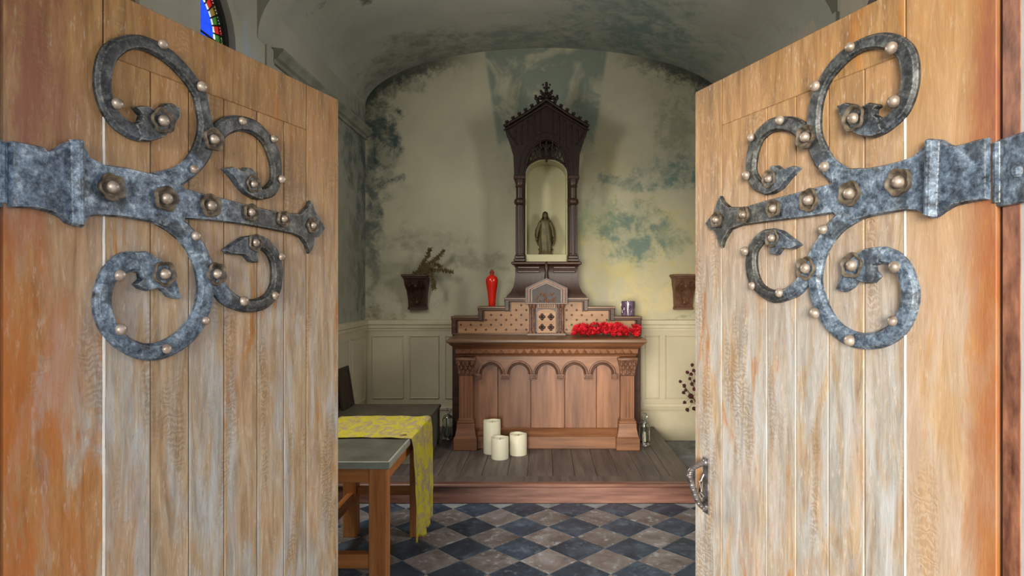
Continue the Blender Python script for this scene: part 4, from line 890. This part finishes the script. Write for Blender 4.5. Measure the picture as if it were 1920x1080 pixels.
# pale niche box standing between the columns
nb=Q(MB().box(AX-.208,AX+.208,6.30,6.36,1.858,3.02,.002),'niche_back',M['niche'])
m=MB().strip([AX-.206+.412*k/24 for k in range(25)],lambda x: (1.94 if abs(x-AX)<.196 else 1.86) ,lambda x:0,0,0); 
m=MB()
fw=.010
for sx in (-1,1): m.box(min(AX+sx*.206,AX+sx*(.206-fw)),max(AX+sx*.206,AX+sx*(.206-fw)),6.04,6.31,1.858,2.72,.002)
Q(m,'niche_frame',M['niche'])
m=MB(); n=24; vs=[]
for k in range(n+1):
    a=math.pi*k/n
    for rr,y in ((.206,6.04),(.206-fw,6.04),(.206,6.31),(.206-fw,6.31)): vs.append((AX-rr*math.cos(a),y,2.72+rr*.70*math.sin(a)))
m.add(vs,[(4*k+i,4*k+j,4*k+4+j,4*k+4+i) for k in range(n) for i,j in ((0,1),(1,3),(3,2),(2,0))]); Q(m,'niche_arch',M['niche'],40)
Q(MB().box(AX-.206,AX+.206,6.04,6.31,1.858,1.93,.003),'niche_shelf',M['niche'])

# ------------------------------------------------------------------ statue in the niche
st=empty('statue',(AX-.012,6.15,1.93)); tag(st,'small bronze statue of a standing robed and veiled figure inside the niche','statue')
def robe(prof,n=40,fold=.0):
    m=MB(); vs=[]
    for (rx,ry,z,f,dx) in prof:
        for i in range(n):
            a=2*math.pi*i/n; k=1+f*math.sin(9*a+z*14)+f*.5*math.sin(17*a); vs.append((dx+rx*k*math.cos(a),ry*k*math.sin(a),z))
    m.add(vs,[(k*n+i,k*n+(i+1)%n,(k+1)*n+(i+1)%n,(k+1)*n+i) for k in range(len(prof)-1) for i in range(n)]+[tuple(range(n))[::-1],tuple((len(prof)-1)*n+i for i in range(n))]); return m
def sp(m,nm,mat=M['bronze'],sm=60): return m.build(nm,mat,st,sm)
sp(robe([(.072,.05,0,.02,0),(.072,.05,.012,.02,0),(.062,.044,.016,.05,0),(.058,.040,.06,.09,0),(.062,.042,.12,.08,0),(.066,.044,.18,.06,0),(.058,.042,.24,.05,0),(.050,.038,.29,.03,0),(.056,.036,.325,.02,0),(.050,.030,.345,.0,0),(.02,.02,.36,0,0)]),'robe')
# mantle spread by the arms
m=MB(); vs=[]; n=28; pr=[(.050,.085),(.082,.10),(.098,.15),(.104,.20),(.100,.25),(.084,.29),(.066,.33),(.045,.36),(.032,.385)]
pr=[(.078,.055)]+pr
for hw,z in pr:
    for i in range(n+1):
        a=math.pi*(.06+i/n*.88); rr=1+.05*math.sin(i*1.7+z*20); vs.append((hw*math.cos(a)*1.0*rr,.012+.045*math.sin(a)*rr-(.020 if i in(0,n) else 0),z))
L_=len(pr)
m.add(vs,[(k*(n+1)+i,k*(n+1)+i+1,(k+1)*(n+1)+i+1,(k+1)*(n+1)+i) for k in range(L_-1) for i in range(n)])
man=sp(m,'mantle'); so_=man.modifiers.new('thick','SOLIDIFY'); so_.thickness=.008
for sx in (-1,1):
    sp(MB().tube([(sx*.046,0,.325),(sx*.066,-.004,.28),(sx*.078,-.012,.235),(sx*.082,-.026,.20),(sx*.085,-.034,.175)],.019,10,.013),'sleeve')
    h_=MB().ball((sx*.087,-.038,.162),.010,8,6,(.8,.6,1.2))
    for f in range(4): h_.tube([(sx*(.081+f*.004),-.040,.156),(sx*(.082+f*.0045),-.042,.146),(sx*(.082+f*.0045),-.041,.138+abs(f-1.5)*.002)],.0024,6,.0018)
    h_.tube([(sx*.079,-.040,.166),(sx*.075,-.044,.158),(sx*.075,-.045,.151)],.0026,6,.002); sp(h_,'hand')
m=MB().ball((0,-.004,.393),.026,16,12,(.82,.95,1.2)); m.ball((0,-.0295,.389),.0042,8,6,(.8,1,1.5))
for sx in (-1,1): m.ball((sx*.0085,-.0275,.396),.0032,8,6,(1.2,.7,.8)); m.ball((sx*.021,-.002,.392),.005,6,5,(.5,.8,1.3))
m.ball((0,-.0275,.380),.0038,8,6,(1.4,.6,.5)); m.tube([(0,-.002,.345),(0,-.002,.375)],.013,10); sp(m,'head')
m=MB(); vs=[]; n=22; pr=[(.060,.05,.315),(.046,.042,.345),(.034,.036,.37),(.031,.035,.395),(.029,.033,.412),(.021,.026,.428),(.006,.008,.437)]
for rx,ry,z in pr:
    for i in range(n+1): a=math.pi*(-.12+i/n*1.24); vs.append((rx*math.cos(a),.004+ry*math.sin(a),z))
m.add(vs,[(k*(n+1)+i,k*(n+1)+i+1,(k+1)*(n+1)+i+1,(k+1)*(n+1)+i) for k in range(len(pr)-1) for i in range(n)]+[tuple((len(pr)-1)*(n+1)+i for i in range(n+1))])
v=sp(m,'veil'); so_=v.modifiers.new('thick','SOLIDIFY'); so_.thickness=.004

# ------------------------------------------------------------------ things on the altar
vs_=empty('vase',(-.514,6.06,1.421)); tag(vs_,'slim glossy red vase with narrow neck on left step of altarpiece','vase')
part(MB().lathe([(.030,0),(.033,.004),(.036,.06),(.043,.13),(.053,.19),(.060,.235),(.061,.262),(.052,.285),(.032,.300),(.021,.310)],-.514,6.06,28,1,1.421),'body',M['red_glaze'],vs_,60)
part(MB().lathe([(.020,.308),(.019,.325),(.024,.332),(.024,.338),(.014,.345),(.015,.356),(.004,.362)],-.514,6.06,16,1,1.421),'stopper',simple('brown_stopper',C(120,44,20),C(150,60,30),20),vs_,50)
pj=empty('candle_jar',(.830,6.06,1.326)); tag(pj,'squat dark purple mottled glass jar on right step of altarpiece','jar')
part(MB().lathe([(.060,0),(.066,.004),(.0675,.02),(.0675,.125),(.0665,.138),(.062,.145),(.057,.144),(.055,.132),(.055,.02),(.001,.02)],.830,6.06,26,1,1.327),'body',M['purple'],pj,50)
m=MB()
random.seed(11)
for k in range(60):
    a=random.uniform(0,2*math.pi); z=random.uniform(.015,.12); a2=a+random.uniform(-.25,.25); z2=z+random.uniform(.01,.03)
    m.tube([(.83+.068*math.cos(a),6.06+.068*math.sin(a),1.327+z),(.83+.068*math.cos(a2),6.06+.068*math.sin(a2),1.327+z2)],.0016,5)
part(m,'mosaic_flecks',M['silver'],pj)
# garland of red blossoms
gl=empty('red_flower_garland',(.56,5.73,1.147)); tag(gl,'long heap of bright red artificial blossoms lying on right of altar top','flowers')
def blossom(seed):
    rnd=random.Random(seed); m=MB()
    for ring,(np_,ln,tl) in enumerate(((6,.040,.35),(5,.030,.8),(4,.018,1.2))):
        for k in range(np_):
            a=2*math.pi*(k+ring*.5)/np_+rnd.uniform(-.2,.2); l=ln*rnd.uniform(.8,1.15); w_=l*.34; t=tl+rnd.uniform(-.2,.2)
            d=Vector((math.cos(a)*math.cos(t),math.sin(a)*math.cos(t),math.sin(t))); s=Vector((-math.sin(a),math.cos(a),0)); u=d.cross(s)
            p=[Vector((0,0,0)),d*l*.45+s*w_-u*.003,d*l*.45+u*-.006,d*l*.45-s*w_-u*.003,d*l+u*.004,]
            m.add(p,[(0,1,2),(0,2,3),(1,4,2),(2,4,3)])
    for k in range(3): m.ball((rnd.uniform(-.004,.004),rnd.uniform(-.004,.004),.012),.004,5,4)
    return m
protos=[blossom(k) for k in range(4)]; pm=[]
for p in protos: o=p.build('blossom',M['redflower'],gl,recalc=False); pm.append(o)
random.seed(5)
cnt=0
for k in range(190):
    t=random.random(); x=.285+.60*t; hmax=.055+.045*math.sin(math.pi*min(1,t*1.15+.1))+(.02 if t>.6 else 0)
    zz=random.uniform(.012,1)*hmax; y=5.73+random.uniform(-.085,.085)*(1-.5*zz/hmax)
    o=pm[k] if k<4 else bpy.data.objects.new('blossom',pm[k%4].data)
    if k>=4: COL.objects.link(o); o.parent=gl
    o.location=(x-.56,y-5.73,zz+.020); o.rotation_euler=(random.uniform(-.2,1.5),random.uniform(-.9,.9),random.uniform(0,6.3)); s=random.uniform(.7,1.15); o.scale=(s,s,s)
m=MB()
for k in range(9):
    x=.29+.065*k; m.tube([(x-.56,random.uniform(-.05,.05),.02),(x-.56+.05,random.uniform(-.06,.04),.035),(x-.56+.09,random.uniform(-.06,.05),.015)],.003,5)
m.add([(-.12,-.05,.10),(-.09,-.055,.125),(-.05,-.05,.108),(-.085,-.052,.095)],[(0,1,2,3)]); m.build('stem',M['leafdark'],gl)

# ------------------------------------------------------------------ candles on the platform
def candle(x,y,r,h,label,seed):
    rnd=random.Random(seed); root=empty('pillar_candle',(x,y,PZ)); tag(root,label,'candle','cream pillar candles at the foot of the altar')
    m=MB(); n=36; vs=[]; pr=[(r*.97,0),(r,.004),(r*1.0,h*.5),(r*.995,h-.006),(r*.96,h),(r*.86,h-.004),(r*.80,h-.016),(r*.3,h-.020),(r*.02,h-.020)]
    for j,(q,z) in enumerate(pr):
        for i in range(n):
            a=2*math.pi*i/n; wob=(.003*math.sin(2*a+seed)+.0015*math.sin(5*a)) if j in (3,4,5) else 0; vs.append((q*math.cos(a),q*math.sin(a),z+wob))
    m.add(vs,[(k*n+i,k*n+(i+1)%n,(k+1)*n+(i+1)%n,(k+1)*n+i) for k in range(len(pr)-1) for i in range(n)]+[tuple(range(n))[::-1]])
    m.build('wax',M['candle'],root,smooth=50)
    MB().tube([(0,0,h-.022),(.001,0,h-.012),(.004,0,h-.004)],.0018,6).build('wick',M['wick'],root)
candle(-.458,5.41,.076,.285,'tallest cream pillar candle at the back left of three on platform',1)
candle(-.375,5.235,.074,.180,'shortest cream pillar candle standing in front of the tall one',2)
candle(-.225,5.36,.076,.180,'medium cream pillar candle at right of the three by altar',3)

# silver and glass lanterns either side of the altar
def lantern(x,y,label,s):
    root=empty('lantern',(x,y,PZ),.4*s); tag(root,label,'lantern','silver lanterns beside the altar')
    m=MB().lathe([(.050,0),(.054,.006),(.050,.014),(.034,.020),(.036,.03)],0,0,16); m.build('base',M['silver'],root,smooth=50)
    MB().lathe([(.034,.03),(.036,.08),(.036,.17),(.030,.205),(.031,.205),(.037,.17),(.037,.08),(.035,.03)],0,0,16).build('glass_chimney',M['glass'],root,smooth=60)
    for k in range(4):
        a=math.pi/4+math.pi/2*k; c_,s_=math.cos(a),math.sin(a)
        MB().tube([(c_*.045,s_*.045,.012),(c_*.050,s_*.050,.04),(c_*.046,s_*.046,.12),(c_*.048,s_*.048,.19),(c_*.03,s_*.03,.215),(c_*.012,s_*.012,.232)],.0055,6).build('upright',M['silver'],root,smooth=60)
    m=MB().lathe([(.040,.205),(.046,.212),(.040,.222),(.020,.238),(.012,.246)],0,0,14); m.build('hood',M['silver'],root,smooth=50)
    MB().tube([(.028*math.cos(a),0,.268+.028*math.sin(a)) for a in fr(0,2*math.pi,16)],.0042,6).build('ring_handle',M['silver'],root,smooth=60)
    MB().lathe([(.018,.03),(.018,.12),(.004,.124)],0,0,12).build('candle_stub',M['candle'],root,smooth=50)
lantern(.925,5.67,'small silver lantern with glass chimney at right side of altar',1)
lantern(-.925,5.90,'small silver lantern in shade at left side of altar',-1)

# ------------------------------------------------------------------ wall consoles and dried twigs
def console(X,mat,label):
    root=empty('wall_console',(X,Y1,1.55)); tag(root,label,'console','carved wooden consoles on the altar wall')
    m=MB().box(-.135,.135,-.235,-.0,.165,.190,.004).box(-.125,.125,-.22,-.0,.148,.166,.005); m.build('shelf',mat,root)
    m=MB(); pr=[(.115,.20,.15),(.110,.175,.08),(.100,.12,.02),(.095,.09,-.06),(.092,.075,-.14),(.098,.085,-.155),(.098,.085,-.175)]
    vs=[]
    for hw,d,z in pr: vs+=[(-hw,-d,z),(hw,-d,z),(hw,-.0,z),(-hw,-.0,z)]
    m.add(vs,[(4*k+i,4*k+(i+1)%4,4*k+4+(i+1)%4,4*k+4+i) for k in range(len(pr)-1) for i in range(4)]+[(0,1,2,3),tuple(4*len(pr)-4+i for i in range(4))]); m.build('bracket',mat,root,smooth=20)
    m=MB()
    for sx in (-1,1):
        m.tube([(sx*(.055-.03*math.cos(a)*(1-a/9)),-.185+.0*a,.085+.035*math.sin(a)*(1-a/9)) for a in fr(0,5,12)],.009,6)
        m.tube([(sx*.04,-.165,.05),(sx*.06,-.13,0),(sx*.035,-.105,-.06),(sx*.01,-.09,-.12)],.009,6)
    m.ball((0,-.17,.07),.022,8,6); m.ball((0,-.10,-.10),.016,8,6,(1,1,1.6)); m.build('carving',mat,root,smooth=60)
console(-1.315,M['console'],'dark wall console holding dried twigs at left of altar'); console(1.45,M['console_b'],'empty brown carved wall console at right of altar')
tw=empty('dried_bouquet',(-1.30,6.28,1.741)); tag(tw,'bunch of dry brown twigs sprawling over the dark left console','dried plant')
random.seed(3)
brs=[([(0,0,.006),(.06,-.02,.10),(.12,-.04,.19),(.14,-.05,.25)],1),([(0,0,.01),(.10,-.02,.09),(.20,-.04,.15),(.28,-.05,.23)],1),([(0,0,.012),(.12,-.03,.03),(.26,-.05,.04),(.36,-.05,.02)],1),([(0,0,.012),(.10,-.05,.06),(.20,-.05,.09),(.25,-.05,.07)],1),
     ([(.05,-.02,.008),(.15,-.10,.01),(.19,-.14,-.06),(.20,-.14,-.14)],1),([(0,0,.012),(.05,-.02,.05),(.08,-.03,.11)],0),([(-.05,0,.008),(.03,-.03,.02),(.12,-.06,.03),(.16,-.06,.05)],0)]
for pts,_ in brs:
    P=cat([list(p) for p in pts],4); b_=MB().tube(P,.005,6,.003).build('twig',M['dried'],tw)
    m=MB()
    for k in range(2,len(P)):
        for q in range(16):
            p=Vector(P[k]); d=Vector((random.uniform(-1,1),random.uniform(-1,1),random.uniform(-.8,1))).normalized(); l=random.uniform(.02,.045)
            s=d.cross(Vector((0,1,.3))).normalized()*.006; m.add([p,p+d*l*.5+s,p+d*l,p+d*l*.5-s],[(0,1,2,3)])
    m.build('leaf_tuft',M['dried'],b_)

# ------------------------------------------------------------------ floor vase with dried rosebuds, right of the platform
fv=empty('rosebud_vase',(1.60,5.75,-.004)); tag(fv,'branches of dark dried rosebuds leaning from a floor vase by right door','plant')
part(MB().lathe([(.07,0),(.075,.01),(.09,.08),(.11,.2),(.10,.30),(.06,.38),(.045,.42),(.055,.45),(.045,.45),(.036,.42)],1.60,5.75,24,1,-.004),'vase',M['vase_clay'],fv,60)
random.seed(9)
bud=MB()
for k in range(9):
    a=k*2.4; bud.ball((.006*math.cos(a)*(k/6),.006*math.sin(a)*(k/6),.004*math.sin(k)),.011,6,5,(1,1,1.1))
for k in range(8):
    a=k*.785; bud.add([(0,0,-.006),(.012*math.cos(a-.3),.012*math.sin(a-.3),.002),(.021*math.cos(a),.021*math.sin(a),.008),(.012*math.cos(a+.3),.012*math.sin(a+.3),.002)],[(0,1,2,3)])
bo=bud.build('rosebud',M['berry'],fv,smooth=60)
budpx=[(1298,684),(1298,693),(1289,698),(1297,702),(1292,709),(1298,720),(1299,728),(1275,715),(1282,722),(1285,726),(1279,734),(1286,732),(1294,741),(1290,740),(1283,754),(1297,753),(1303,750),(1300,765),(1290,769),(1305,768),(1304,715),(1310,740),(1312,700),(1318,725),(1316,760),(1325,690),(1330,745),(1322,710)]
Yp=5.75; tips=[]
for i,(a,b) in enumerate(budpx):
    p=((a-1020)*Yp/1152-1.60,random.uniform(-.06,.06),1.6-(b-540)*Yp/1152+.004); tips.append(p)
    o=bo if i==0 else bpy.data.objects.new('rosebud',bo.data)
    if i: COL.objects.link(o); o.parent=fv
    o.location=p; s=random.uniform(.9,1.15)*(1.7 if i==12 else 1); o.scale=(s,s,s); o.rotation_euler=(random.uniform(0,3),random.uniform(0,3),0)
m=MB()
for i,p in enumerate(tips):
    q=(-.02+.03*math.sin(i),.02*math.cos(i),.43); mid=(p[0]*.55,p[1]*.6,.43+(p[2]-.43)*.35+(.0 if p[2]>.6 else .16))
    m.tube([q,mid,p],.0022,5,.0014)
m.build('stem',M['leafdark'],fv)

# ------------------------------------------------------------------ bench on the platform, leaning board
bn=empty('low_bench',(-1.4,5.4,PZ)); tag(bn,'low dull grey bench chest along left wall behind the table','bench')
part(MB().box(-1.86,-.975,5.02,5.82,.470,.502,.004),'seat',M['bench'],bn)
part(MB().box(-1.855,-.99,5.04,5.80,PZ,.470,.004),'chest',simple('grey_green_chest_paint',C(104,104,90),C(132,130,112),4,(1,1,1),.5),bn)
for y in (5.06,5.42,5.74): part(MB().box(-.99,-.982,y,y+.05,PZ+.01,.465,.002),'batten',M['bench'],bn)
part(MB().box(-.9855,-.981,5.16,5.17,PZ+.02,.46,.001),'metal_strip',M['silver'],bn)
lb=empty('leaning_board',(-1.80,5.64,.502)); tag(lb,'very dark wooden board leaning on the left wall above bench','board')
m=MB(); m.box(-.010,.010,-.16,.16,0,.37,.003); o=m.build('board',M['dark_board'],lb)
m=MB(); 
for a,b,c_,d_ in ((-.16,-.13,0,.37),(.13,.16,0,.37),(-.13,.13,0,.03),(-.13,.13,.34,.37)): m.box(.010,.016,a,b,c_,d_,.002)
m.build('frame',M['dark_board'],lb); lb.rotation_euler=(0,R(-9),0)

# ------------------------------------------------------------------ pine table with stone top
tb=empty('side_table',(-1.0,3.5,0)); tag(tb,'pine trestle table with grey stone top beside the left door','table')
TX0,TX1,TY0,TY1=-1.33,-.755,3.0,4.06
part(MB().box(TX0,TX1-.012,TY0+.012,TY1,.716,.75,.001),'tabletop',M['stone_top'],tb)
se=simple('daylit_edge_tone',C(128,130,116),C(160,162,148),12,(1,1,1),.5)  # added paler strip: daylight on the top's edge faces put into colour
part(MB().box(TX0,TX1,TY0,TY0+.012,.715,.7505,.002),'daylit_edge_strip',se,tb); part(MB().box(TX1-.012,TX1,TY0+.012,TY1,.715,.7505,.002),'daylit_edge_strip',se,tb)
for x0,x1 in ((-1.29,-1.205),(-.862,-.776)):
    for y0,y1 in ((3.02,3.10),(3.94,4.02)): part(MB().box(x0,x1,y0,y1,0,.716,.003),'leg',M['pine'],tb)
part(MB().box(-1.205,-.862,3.03,3.055,.640,.716,.002),'apron',M['pinex'],tb); part(MB().box(-1.205,-.862,3.985,4.01,.640,.716,.002),'apron',M['pinex'],tb)
py=wood('orange_pine_long_rail',C(150,88,40),C(196,130,72),'y',.45,.7,.1,.2)
for x in (-.80,-1.28): part(MB().box(x-.001,x+.022,3.10,3.94,.640,.716,.002),'apron',py,tb)
for x in (-1.262,): part(MB().box(x,x+.04,3.10,3.94,.215,.285,.002),'stretcher',py,tb)
part(MB().box(-1.205,-.862,3.03,3.08,.215,.285,.003),'stretcher',M['pinex'],tb); part(MB().box(-1.205,-.862,3.96,4.0,.265,.315,.003),'stretcher',M['pinex'],tb)
# cloth over the far end
cl=MB(); nx,ny=64,26; vs=[]
ys=fr(3.46,4.045,ny)
random.seed(21)
for j,y in enumerate(ys):
    t=j/ny
    L1=.60; drop=.60-.02*t+.012*math.sin(y*70)-(.0 if t>.12 else .0)
    edge=random.uniform(-.006,.006)
    for i in range(nx+1):
        s=i/nx
        if s<.42:
            q=s/.42; x=-1.335+(TX1+.006+1.335)*q; z=.7525+.0035*(1+math.sin(x*34+y*9)*math.sin(y*27+x*5)); yy=y+.008*math.sin(x*17+j)*(.3 if 0<j<ny else 1)
            if q<1e-6: z=.7525
        else:
            q=(s-.42)/.58; z=.752-(drop+edge)*q; x=TX1+.007+.010*min(1,q*8)+q*(.022+.016*math.sin(y*31+q*2.5)+.010*math.sin(y*63)); yy=y+(3.46-y)*.42*q*q*t
            yy+= .006*math.sin(q*21+j)
        vs.append((x,yy,z))
W_=nx+1
cl.add(vs,[(j*W_+i,j*W_+i+1,(j+1)*W_+i+1,(j+1)*W_+i) for j in range(ny) for i in range(nx)])
co=cl.build('table_runner',M['cloth'],None,60); tag(co,'yellow and mauve patterned cloth runner hanging off the stone-topped table','cloth')
sd_=co.modifiers.new('thick','SOLIDIFY'); sd_.thickness=.003; sd_.offset=1
